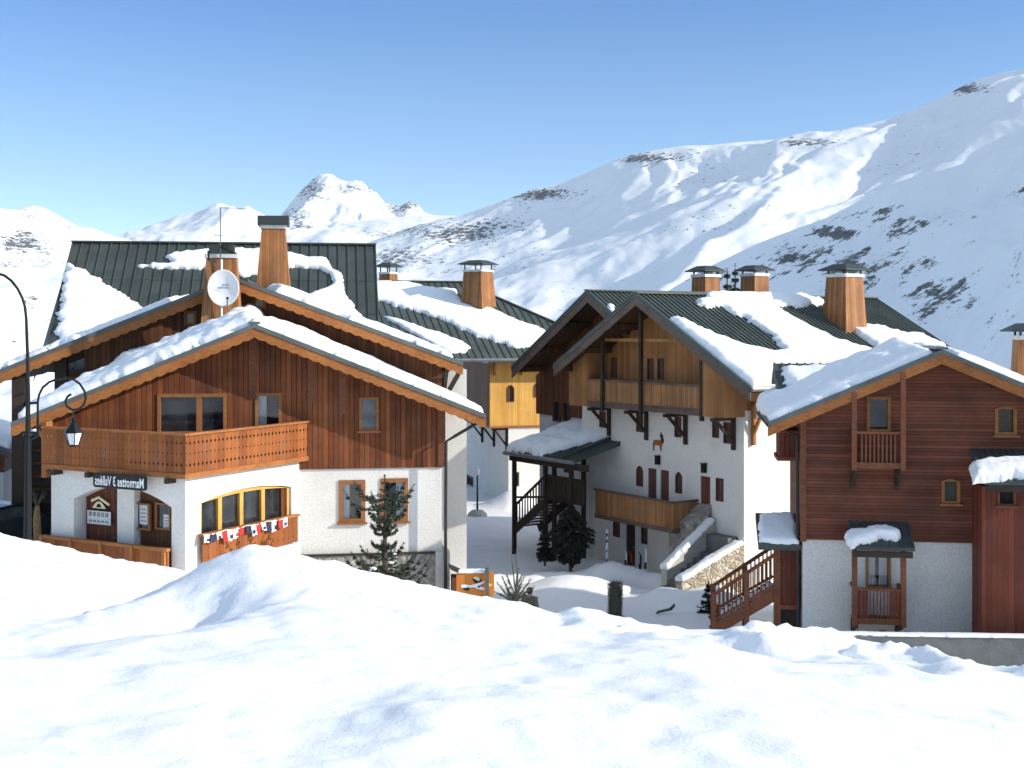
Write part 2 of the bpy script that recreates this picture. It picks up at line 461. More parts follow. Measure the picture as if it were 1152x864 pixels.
_seed = [100]
def snow_patch(sl, poly, thick, parent, name='roof_snow', res=0.10, edge=0.35, rag=0.12, clip=None, mat=None, holes=(), grow=0.0, taper=0.0):
    _seed[0] += 7; sd = _seed[0]
    P = np.array(poly, float)
    a0, b0 = P.min(0)-0.3; a1, b1 = P.max(0)+0.3
    ga = np.arange(a0, a1+res, res); gb = np.arange(b0, b1+res, res)
    A, B = np.meshgrid(ga, gb)
    def sd_poly(P):
        inside = np.zeros(A.shape, bool); d2 = np.full(A.shape, 1e9)
        n = len(P)
        for i in range(n):
            p = P[i]; q = P[(i+1) % n]
            e = q-p; l2 = max(e@e, 1e-9)
            t = np.clip(((A-p[0])*e[0]+(B-p[1])*e[1])/l2, 0, 1)
            d2 = np.minimum(d2, (A-p[0]-t*e[0])**2+(B-p[1]-t*e[1])**2)
            c = ((p[1] > B) != (q[1] > B))
            with np.errstate(divide='ignore', invalid='ignore'):
                xi = (q[0]-p[0])*(B-p[1])/(q[1]-p[1]+1e-12)+p[0]
            inside ^= c & (A < xi)
        return np.where(inside, 1, -1)*np.sqrt(d2)
    D = sd_poly(P)
    D = D + rag*fbm(A*1.6, B*1.6, 4, sd) + rag*0.55*ridged(A*3.1, B*3.1, 3, sd+8) - rag*0.35
    if clip is not None:
        Q = np.array([(clip[0], clip[2]), (clip[1], clip[2]), (clip[1], clip[3]), (clip[0], clip[3])], float)
        D = np.minimum(D, sd_poly(Q)+rag*0.3*fbm(A*2.5, B*2.5, 3, sd+3))
    for hpoly in holes:
        D = np.minimum(D, -sd_poly(np.array(hpoly, float))+rag*0.6*fbm(A*2, B*2, 3, sd+5))
    gB, gA = np.gradient(D, res)
    gl = np.maximum(np.hypot(gA, gB), 0.35)
    mv = (D < 0) & (D > -2.2*res)
    A0, B0 = A.copy(), B.copy()
    A = np.where(mv, A-D*gA/gl**2, A); B = np.where(mv, B-D*gB/gl**2, B)
    t = np.clip(D/edge, 0, 1)
    H = thick*np.sqrt(1-(1-t)**2)*(1+0.25*fbm(A0*0.5, B0*0.5, 3, sd+1)+0.10*fbm(A0*2.2, B0*2.2, 3, sd+2))
    if taper: H = H*(1-taper*np.clip((B0-P[:, 1].min())/np.ptp(P[:, 1]), 0, 1)**2)
    if grow: H = H*(1+grow*np.clip((A0-P[:, 0].min())/(np.ptp(P[:, 0])), 0, 1)**0.8)
    H = np.where(D > 0, H+0.012, -0.02)
    keepv = D > -2.2*res
    pos = D > 0
    keep = (keepv[:-1, :-1] & keepv[1:, :-1] & keepv[:-1, 1:] & keepv[1:, 1:]) & (pos[:-1, :-1] | pos[1:, :-1] | pos[:-1, 1:] | pos[1:, 1:])
    p0, es, et, n = (np.array(v) for v in (sl.p0, sl.es, sl.et, sl.n))
    XYZ = p0+A[..., None]*es+B[..., None]*et+H[..., None]*n
    XYZ[..., 2] -= 0.0
    pf = frame_of(parent)
    if pf is not None and sl.fr is not pf:
        W = np.array(sl.fr.o)+XYZ[..., :1]*np.array(sl.fr.u)+XYZ[..., 1:2]*np.array(sl.fr.v)+XYZ[..., 2:]*np.array((0, 0, 1.0))
        d = W-np.array(pf.o); XYZ = np.stack([d@np.array(pf.u), d@np.array(pf.v), d[..., 2]], -1)
    return grid_mesh(name, XYZ[..., 0], XYZ[..., 1], XYZ[..., 2], mat or M['snow'], keep, parent=parent)

def ribs(mb, sl, s0, s1, t0, t1, step, w, h):
    k = int((s1-s0)/step); st = (s1-s0)/max(1, k)
    for i in range(k+1):
        a = s0+i*st
        vs = [sl.P(a-w/2, t0, -0.02), sl.P(a+w/2, t0, -0.02), sl.P(a+w*0.3, t0, h), sl.P(a-w*0.3, t0, h)]
        mb.prism(vs, sl.et*(t1-t0))

class Gable:
    """Gable roof whose ridge runs along v. L, A, R = (u, w) of the top surface."""
    def __init__(s, fr, L, A, R, v0, v1, th=0.16):
        s.fr = fr; s.L, s.A, s.R = (Vector((p[0], 0, p[1])) for p in (L, A, R)); s.v0, s.v1, s.th = v0, v1, th
        s.sl = {'L': Slope(fr, (A[0], v0, A[1]), (0, 1, 0), s.L-s.A), 'R': Slope(fr, (A[0], v0, A[1]), (0, 1, 0), s.R-s.A)}
        s.ln = {'L': (s.L-s.A).length, 'R': (s.R-s.A).length}
    def top(s, u):
        p = s.L if u < s.A.x else s.R
        return s.A.z+(p.z-s.A.z)*(u-s.A.x)/(p.x-s.A.x)
    def body(s, mb):
        d = Vector((0, s.v1-s.v0, 0)); t = Vector((0, 0, s.th)); o = Vector((0, s.v0, 0))
        mb.prism([s.L+o, s.A+o, s.R+o, s.R+o-t, s.A+o-t, s.L+o-t], d)
    def build(s, parent, mat, bmat, bh=0.38, rib=None, name='roof', soffit=True, scallop=0.0, back=False, edge_mat=None):
        mb = MB(); s.body(mb)
        if rib:
            for k in 'LR':
                ribs(mb, s.sl[k], 0.03, s.v1-s.v0-0.03, 0.0, s.ln[k]-0.02, rib[0], rib[1], rib[2])
        # ridge cap
        a = s.A+Vector((0, s.v0-0.01, 0.03)); mb.bar(a, a+Vector((0, s.v1-s.v0+0.02, 0)), 0.34, 0.06)
        r = mb.build(name, mat, parent, s.fr)
        # bargeboards below the metal edge, with an uneven cut lower edge
        vb = [s.v0+0.03] + ([s.v1-0.09] if back else [])
        for v in vb:
            for p in (s.L, s.R):
                m2 = MB(); n = max(2, int((p-s.A).length/0.34))
                top = []; bot = []
                for i in range(n+1):
                    q = s.A+(p-s.A)*(i/n); top.append(Vector((q.x, v, q.z-s.th+0.005)))
                    if scallop and i < n:
                        for f, dz in ((0.0, 0.0), (0.25, -scallop*0.7), (0.5, -scallop), (0.75, -scallop*0.7)):
                            g = s.A+(p-s.A)*((i+f)/n); bot.append(Vector((g.x, v, g.z-s.th-bh+dz)))
                    else: bot.append(Vector((q.x, v, q.z-s.th-bh)))
                m2.prism([top[0], top[-1]]+bot[::-1], (0, 0.06, 0))
                m2.build('bargeboard', bmat, r, s.fr)
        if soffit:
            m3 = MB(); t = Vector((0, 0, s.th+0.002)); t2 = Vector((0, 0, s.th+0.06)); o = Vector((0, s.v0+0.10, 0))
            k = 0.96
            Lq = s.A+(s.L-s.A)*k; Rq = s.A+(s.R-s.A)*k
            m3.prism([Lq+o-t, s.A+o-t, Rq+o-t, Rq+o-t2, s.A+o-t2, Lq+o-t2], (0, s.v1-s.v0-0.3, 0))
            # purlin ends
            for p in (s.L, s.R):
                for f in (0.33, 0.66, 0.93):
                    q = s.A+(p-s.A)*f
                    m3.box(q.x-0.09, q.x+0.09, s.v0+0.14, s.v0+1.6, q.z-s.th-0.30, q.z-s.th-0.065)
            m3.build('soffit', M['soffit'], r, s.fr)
        s.obj = r
        return r

# ------------------------------------------------------------------ pieces of houses
def chimney(fr, c, z0, z1, b0, b1, parent, mat=None, cap='hip', capw=None, caph=0.35, turn=None):
    if turn is not None:
        w_ = fr.world((c[0], c[1], 0)); fr = Fr(w_.x, w_.y, w_.z, turn); c = (0, 0)
    mb = MB(); mb.frustum(c, b0, b0, b1, b1, z0, z1)
    ch = mb.build('chimney', mat or M['wood_chim'], parent, fr)
    k = MB(); k.box(c[0]-b1-0.05, c[0]+b1+0.05, c[1]-b1-0.05, c[1]+b1+0.05, z1, z1+0.13)
    k.build('flashing', M['flash'], ch, fr)
    q = MB(); cw = capw or b1+0.16
    for sx in (-1, 1):
        for sy in (-1, 1):
            q.box(c[0]+sx*(b1-0.06)-0.03, c[0]+sx*(b1-0.06)+0.03, c[1]+sy*(b1-0.06)-0.03, c[1]+sy*(b1-0.06)+0.03, z1+0.12, z1+0.12+caph)
    z = z1+0.12+caph
    if cap == 'hip':
        q.frustum(c, cw, cw, cw*0.45, cw*0.45, z, z+0.22)
        q.box(c[0]-cw-0.02, c[0]+cw+0.02, c[1]-cw-0.02, c[1]+cw+0.02, z-0.05, z+0.002)
    else:
        q.box(c[0]-b1*0.8, c[0]+b1*0.8, c[1]-b1*0.8, c[1]+b1*0.8, z1+0.13, z)
        q.box(c[0]-cw, c[0]+cw, c[1]-cw, c[1]+cw, z-0.12, z+0.22)
    q.build('chimney_cap', M['capm'], ch, fr)
    return ch

def arch_pts(u0, u1, w0, ws, wt, v, n=14):
    """outline with a segmental-arch head: springing at ws, crown at wt"""
    pts = [Vector((u0, v, w0)), Vector((u1, v, w0))]
    um = (u0+u1)/2; hw = (u1-u0)/2; r = max(wt-ws, 1e-3)
    for i in range(n+1):
        t = 1-2*i/n; x = hw*t; z = ws+r*(1-t*t)      # segmental head
        pts.append(Vector((um+x, v, z)))
    return pts

def window(fr, parent, rc, v, cut=None, fmat=None, fw=0.07, arch=0.0, pane=None, mull=(), bars=(), depth=0.12,
           curtain=None, sill=False, proud=0.035, name='window', casing=0.0):
    u0, u1, w0, w1 = rc; fmat = fmat or M['frame']; pane = pane or M['pane']
    ws = w1-arch
    def outline(a, vv):
        if arch > 0: return arch_pts(u0-a, u1+a, w0-a, ws, w1+a, vv)
        return [Vector((u0-a, vv, w0-a)), Vector((u1+a, vv, w0-a)), Vector((u1+a, vv, w1+a)), Vector((u0-a, vv, w1+a))]
    if cut is not None: cut.prism(outline(-0.004, v-0.5), (0, 0.5+depth+(0.25 if curtain else 0.03), 0))
    mb = MB(); o = outline(casing, 0); i = outline(-fw, 0); n = len(o)
    va, vb = v-proud, v+depth
    vs = [p+Vector((0, va, 0)) for p in o]+[p+Vector((0, va, 0)) for p in i]+[p+Vector((0, vb, 0)) for p in o]+[p+Vector((0, vb, 0)) for p in i]
    fs = []
    for k in range(n):
        k2 = (k+1) % n
        fs += [(k, k2, n+k2, n+k), (n+k, n+k2, 3*n+k2, 3*n+k), (2*n+k, 3*n+k, 3*n+k2, 2*n+k2), (k, 2*n+k, 2*n+k2, k2)]
    mb.add(vs, fs)
    for f in mull:
        um = u0+(u1-u0)*f if isinstance(f, (int, float)) else None
        if um is not None:
            hh = w1
            if arch > 0:
                x = (um-(u0+u1)/2)/((u1-u0)/2); hh = ws+arch*(1-x*x)
            mb.box(um-fw*0.8, um+fw*0.8, va+0.012, vb-0.012, w0, hh-0.01)
    for f in bars:
        wm = w0+(w1-w0)*f; mb.box(u0, u1, va+0.03, vb-0.03, wm-0.02, wm+0.02)
    if sill: mb.box(u0-0.06, u1+0.06, va-0.07, va+0.002, w0-0.05-casing, w0+0.012)
    wd = mb.build(name, fmat, parent, fr)
    p = MB(); oi = outline(-fw*0.5, v+depth*0.62)
    p.prism(oi, (0, 0.012, 0)); p.build('pane', M['clear'] if curtain else pane, wd, fr)
    if curtain:
        b = MB(); b.prism(outline(-0.02, v+depth+0.20), (0, 0.02, 0)); b.build('dark_backing', M['dark'], wd, fr)  # near-black board; the gloom of the interior is put into its colour
        for side in curtain:
            cu = MB(); wdt = (u1-u0)*0.36; n2 = 14; a0 = u0+0.05 if side == 'l' else u1-0.05-wdt
            top = [Vector((a0+wdt*k/n2, v+depth+0.09+0.03*math.sin(k*1.9), w1-0.05)) for k in range(n2+1)]
            bt = [Vector((p.x, p.y, w0+0.06)) for p in top]
            vv = top+bt
            cu.add(vv, [(k, k+1, n2+2+k, n2+1+k) for k in range(n2)])
            cu.build('curtain', M['curtain'], wd, fr, smooth=True, recalc=False)
    return wd

def door(fr, parent, rc, v, mat=None, cut=None, arch=0.0, depth=0.10, name='door', frame=0.05, handle=True):
    u0, u1, w0, w1 = rc
    pts = arch_pts(u0, u1, w0, w1-arch, w1, v+depth-0.05) if arch > 0 else [Vector((u0, v+depth-0.05, w0)), Vector((u1, v+depth-0.05, w0)), Vector((u1, v+depth-0.05, w1)), Vector((u0, v+depth-0.05, w1))]
    if cut is not None:
        cut.prism([Vector((p.x, v-0.4, p.z)) for p in pts], (0, 0.4+depth, 0))
    mb = MB(); mb.prism(pts, (0, 0.04, 0))
    d = mb.build(name, mat or M['door_w'], parent, fr)
    if handle:
        h = MB(); h.box(u1-0.16, u1-0.06, v+depth-0.09, v+depth-0.05, (w0+w1)/2-0.02, (w0+w1)/2+0.02); h.build('handle', M['gutter'], d, fr)
    return d

def cut_railing(mb, p, q, z0, z1, th=0.035, step=0.17, notch=0.028):
    """board parapet from p to q: boards with small notches in their edges that pair up as diamond holes"""
    p = Vector(p); q = Vector(q); L = (q-p).length; d = (q-p)/L; nrm = Vector((-d.y, d.x, 0))*th
    n = max(1, round(L/step)); st = L/n; H = z1-z0
    for i in range(n):
        a = i*st+0.003; b = (i+1)*st-0.003
        def side(x, s):
            out = []
            for f in (0.22, 0.52, 0.80):
                z = z0+H*f; k = notch*(1.0 if f != 0.52 else 0.6)
                out += [(x, z-k*1.3), (x+s*k, z), (x, z+k*1.3)]
            return out
        poly = [(a, z0)]+[(b, z0)]+side(b, -1)+[(b, z1), (a, z1)]+side(a, 1)[::-1]
        mb.prism([p+d*x+Vector((0, 0, z)) for x, z in poly], nrm)

def text_mesh(s, size, mirrored=False):
    """flat lettering: list of (verts, faces) in the x-y plane, centred"""
    cu = bpy.data.curves.new('t', 'FONT'); cu.body = s; cu.size = size; cu.resolution_u = 3
    cu.align_x = 'CENTER'; cu.align_y = 'CENTER'; cu.offset = size*0.02
    o = bpy.data.objects.new('t', cu); C.objects.link(o)
    dg = bpy.context.evaluated_depsgraph_get(); dg.update()
    me = bpy.data.meshes.new_from_object(o.evaluated_get(dg))
    k = -1 if mirrored else 1
    vs = [(v.co.x*k, v.co.y) for v in me.vertices]; fs = [tuple(p.vertices) for p in me.polygons]
    bpy.data.objects.remove(o); bpy.data.curves.remove(cu); bpy.data.meshes.remove(me)
    if mirrored: fs = [f[::-1] for f in fs]
    return vs, fs
def lettering(fr, parent, s, size, u, w, v, mat, mirrored=True, name='lettering', width=None, tilt=0.0, th=0.012):
    vs, fs = text_mesh(s, size, mirrored)
    x0 = min(a for a, b in vs); x1 = max(a for a, b in vs); y0 = min(b for a, b in vs); y1 = max(b for a, b in vs)
    kx = (width/(x1-x0)) if width else 1.0; cx = (x0+x1)/2; cy = (y0+y1)/2
    mb = MB(); V = []
    for a, b in vs:
        a = (a-cx)*kx; b = b-cy
        V.append(Vector((u+a*math.cos(tilt)-b*math.sin(tilt), v, w+a*math.sin(tilt)+b*math.cos(tilt))))
    mb.add(V, fs)
    return mb.build(name, mat, parent, fr, recalc=False)

def bracket(mb, a, drop, out, th=0.12, di=Vector((0, -1, 0))):
    """wall bracket: post on the wall, arm out, diagonal strut. a = where arm meets wall"""
    a = Vector(a)
    mb.bar(a, a+di*out, th, th)
    mb.bar(a+Vector((0, 0, th/2))+di*th*0.5, a+Vector((0, 0, -drop))+di*th*0.5, th, th, up=(0, 1, 0.01))
    mb.bar(a+Vector((0, 0, -drop*0.75))+di*th*0.5, a+di*(out*0.85), th*0.8, th*0.8)
# ------------------------------------------------------------------ camera, light, sky
sc = bpy.context.scene
cam = bpy.data.objects.new('camera', bpy.data.cameras.new('camera')); C.objects.link(cam); sc.camera = cam
cam.location = (0, 0, 0); cam.rotation_euler = (rad(90), 0, 0)
cam.data.sensor_width = 36; cam.data.lens = 36*FPX/1152; cam.data.shift_y = -(432-HY)/1152
cam.data.clip_start = 0.1; cam.data.clip_end = 40000
SUN_EL, SUN_AZ = 23.0, 102.0          # azimuth clockwise from +Y
sd = Vector((math.sin(rad(SUN_AZ))*math.cos(rad(SUN_EL)), math.cos(rad(SUN_AZ))*math.cos(rad(SUN_EL)), math.sin(rad(SUN_EL))))
sl_ = bpy.data.lights.new('sun', 'SUN'); sl_.energy = 3.35; sl_.angle = rad(0.53); sl_.color = (1.0, 0.93, 0.82)
so = bpy.data.objects.new('sun', sl_); C.objects.link(so); so.rotation_euler = (-sd).to_track_quat('-Z', 'Y').to_euler(); so.location = sd*200
w = bpy.data.worlds.new('World'); sc.world = w; w.use_nodes = True
nt = w.node_tree; bg = nt.nodes['Background']; bg.inputs['Strength'].default_value = 0.15
sk = nt.nodes.new('ShaderNodeTexSky'); sk.sky_type = 'NISHITA'; sk.sun_disc = False
sk.sun_elevation = rad(SUN_EL); sk.sun_rotation = rad(SUN_AZ); sk.altitude = 1900; sk.air_density = 1.0; sk.dust_density = 1.0; sk.ozone_density = 1.5
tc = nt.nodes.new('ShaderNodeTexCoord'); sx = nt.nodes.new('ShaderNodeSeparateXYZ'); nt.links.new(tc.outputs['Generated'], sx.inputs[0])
rk = ramp(nt, sx.outputs[2], [(0.0, (0.78, 0.79, 0.82)), (0.10, (0.62, 0.71, 0.80)), (0.25, (0.34, 0.54, 0.76)), (0.42, (1.05, 0.95, 0.82)), (0.6, (2.7, 2.05, 1.45))])  # tint by elevation: dimmer sky in view, upper dome boosted as added fill
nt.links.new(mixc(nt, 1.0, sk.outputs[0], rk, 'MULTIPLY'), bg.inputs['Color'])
vs_ = sc.view_settings; vs_.view_transform = 'Standard'; vs_.look = 'None'; vs_.gamma = 1; vs_.exposure = 0.74; vs_.use_curve_mapping = False
sc.cycles.max_bounces = 6; sc.cycles.diffuse_bounces = 3; sc.cycles.glossy_bounces = 2; sc.cycles.transparent_max_bounces = 6
sc.cycles.caustics_reflective = False; sc.cycles.caustics_refractive = False

HAZE = 0.000028
# ------------------------------------------------------------------ mountains
def mountain_mat(name, rock=(0.12, 0.12, 0.125), s=1.0, thr=0.62, streak=False):
    m, nt, b = new_mat(name); L = nt.links; oc = objc(nt)
    at_ = nd(nt, 'ShaderNodeAttribute', attribute_name='rocky')
    v = scaled(nt, oc, (0.012*s, 0.012*s, 0.03*s))
    n1 = noise(nt, v, 6.5, 9, 0.72)
    if streak:
        mp = nd(nt, 'ShaderNodeMapping'); mp.inputs['Rotation'].default_value = (0, rad(36), 0); L.new(oc, mp.inputs['Vector'])
        n1 = mth(nt, 'ADD', mth(nt, 'MULTIPLY', n1, 0.45), mth(nt, 'MULTIPLY', noise(nt, scaled(nt, mp.outputs[0], (0.022, 0.022, 0.15)), 1.0, 8, 0.68), 0.55))
    n2 = noise(nt, oc, 0.0045*s, 4, 0.6)
    k = mth(nt, 'ADD', n1, mth(nt, 'MULTIPLY', at_.outputs['Fac'], 0.62))
    k = mth(nt, 'ADD', k, mth(nt, 'MULTIPLY', mth(nt, 'SUBTRACT', n2, 0.5), 0.35))
    rm = ramp(nt, k, [(thr, (0, 0, 0)), (thr+0.035, (1, 1, 1))])
    n3 = noise(nt, v, 14, 3)
    rc = ramp(nt, n3, [(0.3, tuple(x*0.6 for x in rock)), (0.7, tuple(x*1.6 for x in rock))])
    sn = ramp(nt, noise(nt, oc, 0.01*s, 5, 0.6), [(0.3, (0.80, 0.82, 0.86)), (0.7, (0.86, 0.88, 0.90))])
    L.new(mixc(nt, rm, sn, rc), b.inputs['Base Color']); b.inputs['Roughness'].default_value = 0.8
    b.inputs['Specular IOR Level'].default_value = 0.05
    h = mth(nt, 'ADD', noise(nt, scaled(nt, oc, (0.02*s, 0.02*s, 0.02*s)), 1.0, 7, 0.62), mth(nt, 'MULTIPLY', rm, 0.1))
    bump(nt, b, h, 0.25, 7.0/s)
    return m

def mountain(crest, length, zbase, mat, seed, cols=360, rows=170, amp=30, wl=320, dirn=(0.5, 0.86), power=1.0, back=600, rocks=(), tents=(), crestamp=0.0, skew=0.0, midr=0.0):
    """crest: (px, py, distance) along the skyline; slope falls towards the village over `length` metres."""
    P = np.array([[*(at(x, y, Y))] for x, y, Y in crest])
    d = np.concatenate([[0], np.cumsum(np.abs(np.diff(P[:, 0]))+1e-6)])
    s = np.linspace(0, d[-1], cols)
    cx = np.interp(s, d, P[:, 0]); cy = np.interp(s, d, P[:, 1]); cz = np.interp(s, d, P[:, 2])
    # smooth the corners of the traced skyline a little
    k = np.array([1, 2, 3, 2, 1])/9.0
    czs = np.convolve(np.pad(cz, 2, mode='edge'), k, 'valid'); cz = 0.4*cz+0.6*czs
    cys = np.convolve(np.pad(cy, 12, mode='edge'), np.ones(25)/25, 'valid'); cy = cys
    t = np.concatenate([-np.linspace(1, 0.08, 8), np.linspace(0, 1, rows)**1.25])
    S, T = np.meshgrid(np.arange(cols), t)
    tp = np.clip(T, 0, 1); tn = np.clip(-T, 0, 1)
    X = cx[S]+skew*tp*length; Y = cy[S]-tp*length+tn*back
    Zc = cz[S]
    drop = (1-(1-tp)**power) if power > 1 else tp**power
    Z = Zc+(zbase-Zc)*drop-tn*back*0.5
    dn = np.array(dirn)/np.hypot(*dirn); across = np.array([dn[1], -dn[0]])
    a = (X*across[0]+Y*across[1])/wl; bq = (X*dn[0]+Y*dn[1])/(wl*2.6)
    wob = 0.35*fbm(X/wl*0.7, Y/wl*0.7, 3, seed+40)
    N = ridged(a+wob, bq+wob*0.5, 5, seed, 0.45)-0.6+0.5*fbm(a*0.5, bq*0.5, 3, seed+9)
    fade = sstep(0.0, 0.10, tp)
    Z = Z+amp*N*fade*(1-0.5*tp)
    if midr:
        Z = Z+midr*fbm(X/wl*4, Y/wl*4, 4, seed+77)*sstep(0, 0.03, tp)
    if crestamp:
        Z = Z+crestamp*fbm(X/(wl*0.22), Y/(wl*0.22), 4, seed+21)*(tp < 0.3)*(tn == 0)*(1-tp/0.3)
    for (xa, xb, h, wl_, wr_, ta, tb) in tents:
        xs = xa+(xb-xa)*np.clip((tp-ta)/(tb-ta), 0, 1); dx = X-xs
        sh = np.where(dx < 0, np.clip(1+dx/wl_, 0, 1), np.clip(1-dx/wr_, 0, 1))
        Z = Z+h*sh*sstep(ta, ta+0.15, tp)*(1-sstep(tb-0.1, tb+0.15, tp))
    PX = CX+X/np.maximum(Y, 1)*FPX; PY = HY-Z/np.maximum(Y, 1)*FPX
    R = np.zeros_like(X)
    for (x0, y0, rx, ry, k_) in rocks:
        q = ((PX-x0)/rx)**2+((PY-y0)/ry)**2
        R = np.maximum(R, k_*np.exp(-q))
    o = grid_mesh('mountain', X, Y, Z, mat, attr=R, kind='structure')
    return o

MT = mountain_mat('snowy_rock', s=1.0, thr=0.645)
MT3 = mountain_mat('snowy_rock_streaked', s=1.0, thr=0.615, streak=True)
MT2 = mountain_mat('snowy_rock_far', s=0.55, thr=0.655)
# far jagged peak
mountain([(240,300,6500),(285,268,6500),(312,246,6500),(322,236,6500),(333,222,6500),(345,209,6500),(352,202,6500),(360,197,6500),(368,194.5,6500),(374,195.5,6500),(383,203,6500),(391,205,6500),
          (398,202.5,6500),(408,203,6500),(416,211,6500),(424,216,6500),(432,226,6500),(441,231,6500),(450,233,6500),(456,228,6500),(461,225.5,6500),(468,231,6500),(478,238,6500),(500,250,6500),(560,285,6500)],
         2200, 100, MT2, 5, cols=300, rows=150, amp=62, wl=520, dirn=(0.15, 1), power=1.5, rocks=((345,212,30,14,0.30),(400,212,26,10,0.24),(330,240,25,18,0.16),(455,232,24,7,0.26)), crestamp=12, midr=26)
# middle snowfields
mountain([(60,330,4300),(140,275,4300),(165,266,4300),(185,258,4300),(200,253,4300),(222,246,4300),(245,240,4300),(262,235,4300),(271,233,4300),(279,231,4300),(284,235,4300),(300,243,4300),(330,254,4300),(365,257,4300),(395,250,4300),
          (425,246,4300),(480,242,4300),(520,243,4300),(560,248,4300),(640,268,4300)],
         2300, -80, MT2, 15, cols=300, rows=130, amp=45, wl=800, dirn=(-0.5, 0.86), power=1.3, rocks=((345,252,26,6,0.34),(430,262,40,8,0.2)), midr=14)
# left mountain
mountain([(-420,360,2700),(-200,292,2700),(-100,262,2700),(-40,247,2700),(0,242,2700),(14,238,2700),(26,233,2700),(38,231,2700),(48,233,2700),(60,239,2700),(75,248,2700),(92,257,2700),(110,264,2700),(140,268,2700),(200,285,2700),(330,345,2700)],
         2100, -160, MT, 25, cols=300, rows=170, amp=46, wl=420, dirn=(0.3, 0.95), power=1.15, rocks=((22,275,34,20,0.36),(38,242,26,8,0.22),(75,255,26,8,0.22),(36,335,10,12,0.20),(10,296,30,8,0.24),(55,290,20,8,0.2)), midr=9)
# right-hand mountain with its long skyline
mountain([(200,380,2900),(300,318,2850),(380,287,2800),(430,267,2760),(470,253,2730),(520,242,2700),(560,228,2660),(600,213,2630),(640,203,2600),(665,192,2570),(690,181,2550),(715,173,2530),(740,168,2500),(770,164,2480),(800,163,2450),(830,160,2430),
          (870,157,2400),(920,151,2370),(960,143,2330),(1000,134,2300),(1030,122,2270),(1060,110,2250),(1080,98,2230),(1100,90,2220),(1120,84,2200),(1152,77,2150),(1250,58,2050),(1420,40,1950)],
         1500, -140, MT, 35, cols=520, rows=260, amp=34, wl=360, dirn=(0.75, 0.62), power=1.1,
         rocks=((610,218,50,9,0.36),(500,262,70,14,0.30),(440,290,60,14,0.26),(720,178,50,7,0.34),(905,160,40,5,0.3),(1080,100,40,8,0.40),(560,255,60,9,0.2),(870,235,12,5,0.3)), midr=4, skew=0.0)
# nearer spur of the right-hand mountain
mountain([(560,470,1500),(640,405,1480),(700,360,1450),(760,322,1420),(800,299,1400),(850,275,1370),(880,263,1350),(905,254,1330),(930,245,1310),(955,232,1290),(980,217,1260),(1005,206,1230),(1040,196,1200),(1075,187,1170),(1110,173,1140),(1152,157,1100),(1250,125,1040),(1400,90,960)],
         850, -120, MT3, 45, cols=420, rows=240, amp=12, wl=200, dirn=(0.55, 0.8), power=1.05,
         rocks=((940,262,36,10,0.42),(905,285,60,22,0.26),(1000,250,60,28,0.26),(960,300,50,34,0.30),(800,312,30,14,0.30),(1050,330,60,30,0.22),(1010,300,60,30,0.24)), midr=3.0,
         tents=((560, 205, 60, 60, 420, 0.0, 0.95), ))

# valley floor between the village and the slopes
vx, vy = np.meshgrid(np.linspace(-6000, 6000, 121), np.linspace(380, 7000, 90))
grid_mesh('valley', vx, vy, -150+14*fbm(vx/300, vy/300, 4, 90), MT, kind='structure', attr=np.zeros_like(vx))

# thin mountain air
hz = MB(); hz.box(-7500, 7500, -60, 8200, -420, 1500)
hm = bpy.data.materials.new('air'); hm.use_nodes = True; hn = hm.node_tree; hn.nodes.remove(hn.nodes['Principled BSDF'])
pv = hn.nodes.new('ShaderNodeVolumePrincipled'); pv.inputs['Density'].default_value = HAZE; pv.inputs['Color'].default_value = (0.80, 0.90, 1.0, 1)
hn.links.new(pv.outputs[0], hn.nodes['Material Output'].inputs['Volume'])
tag(hz.build('haze', hm), kind='stuff')

# ------------------------------------------------------------------ ground and foreground bank
def ground_h(X, Y):
    z = -9.45-0.022*np.clip(Y-44, 0, 60)-0.0*X
    z = z+2.3*sstep(-5.5, -12.5, X)*(1-sstep(46, 75, Y))          # higher terrace in front of the left chalet
    z = z-0.06*np.clip(Y-90, 0, 400)
    return z
def bank_parts():
    cB = [(-200,800),(-60,778),(30,757),(70,735),(100,714),(130,692),(155,676),(180,662),(205,647),(232,631),(250,622),(262,618),(275,614),(287,612),(300,612.5),(314,617),(330,624),(352,629),(375,632),(400,640),(430,647),(460,655),(500,664),
          (540,672),(570,677),(592,682),(612,688),(626,692),(640,687),(650,684.5),(662,687),(690,693),(720,700),(760,706),(800,707.5),(850,708),(880,709),(900,713),(915,720),(935,729),(958,734),(975,730),(1000,728),(1030,731),(1060,739),(1100,750),(1152,763),(1250,785),(1400,830)]
    cA = [(-300,555),(-100,580),(-30,593),(0,599),(30,607),(60,614),(90,621),(120,627),(140,631),(160,634),(185,637),(205,641),(225,646),(260,660),(320,700),(500,860)]
    return cA, cB
cA, cB = bank_parts()
YA, YB = 17.0, 12.0
xs = np.arange(-13, 12.01, 0.055); ys = np.concatenate([np.arange(-3, 3, 0.15), np.arange(3, 14, 0.05), np.arange(14, 20, 0.08), np.arange(20, 30, 0.4)])
X, Y = np.meshgrid(xs, ys)
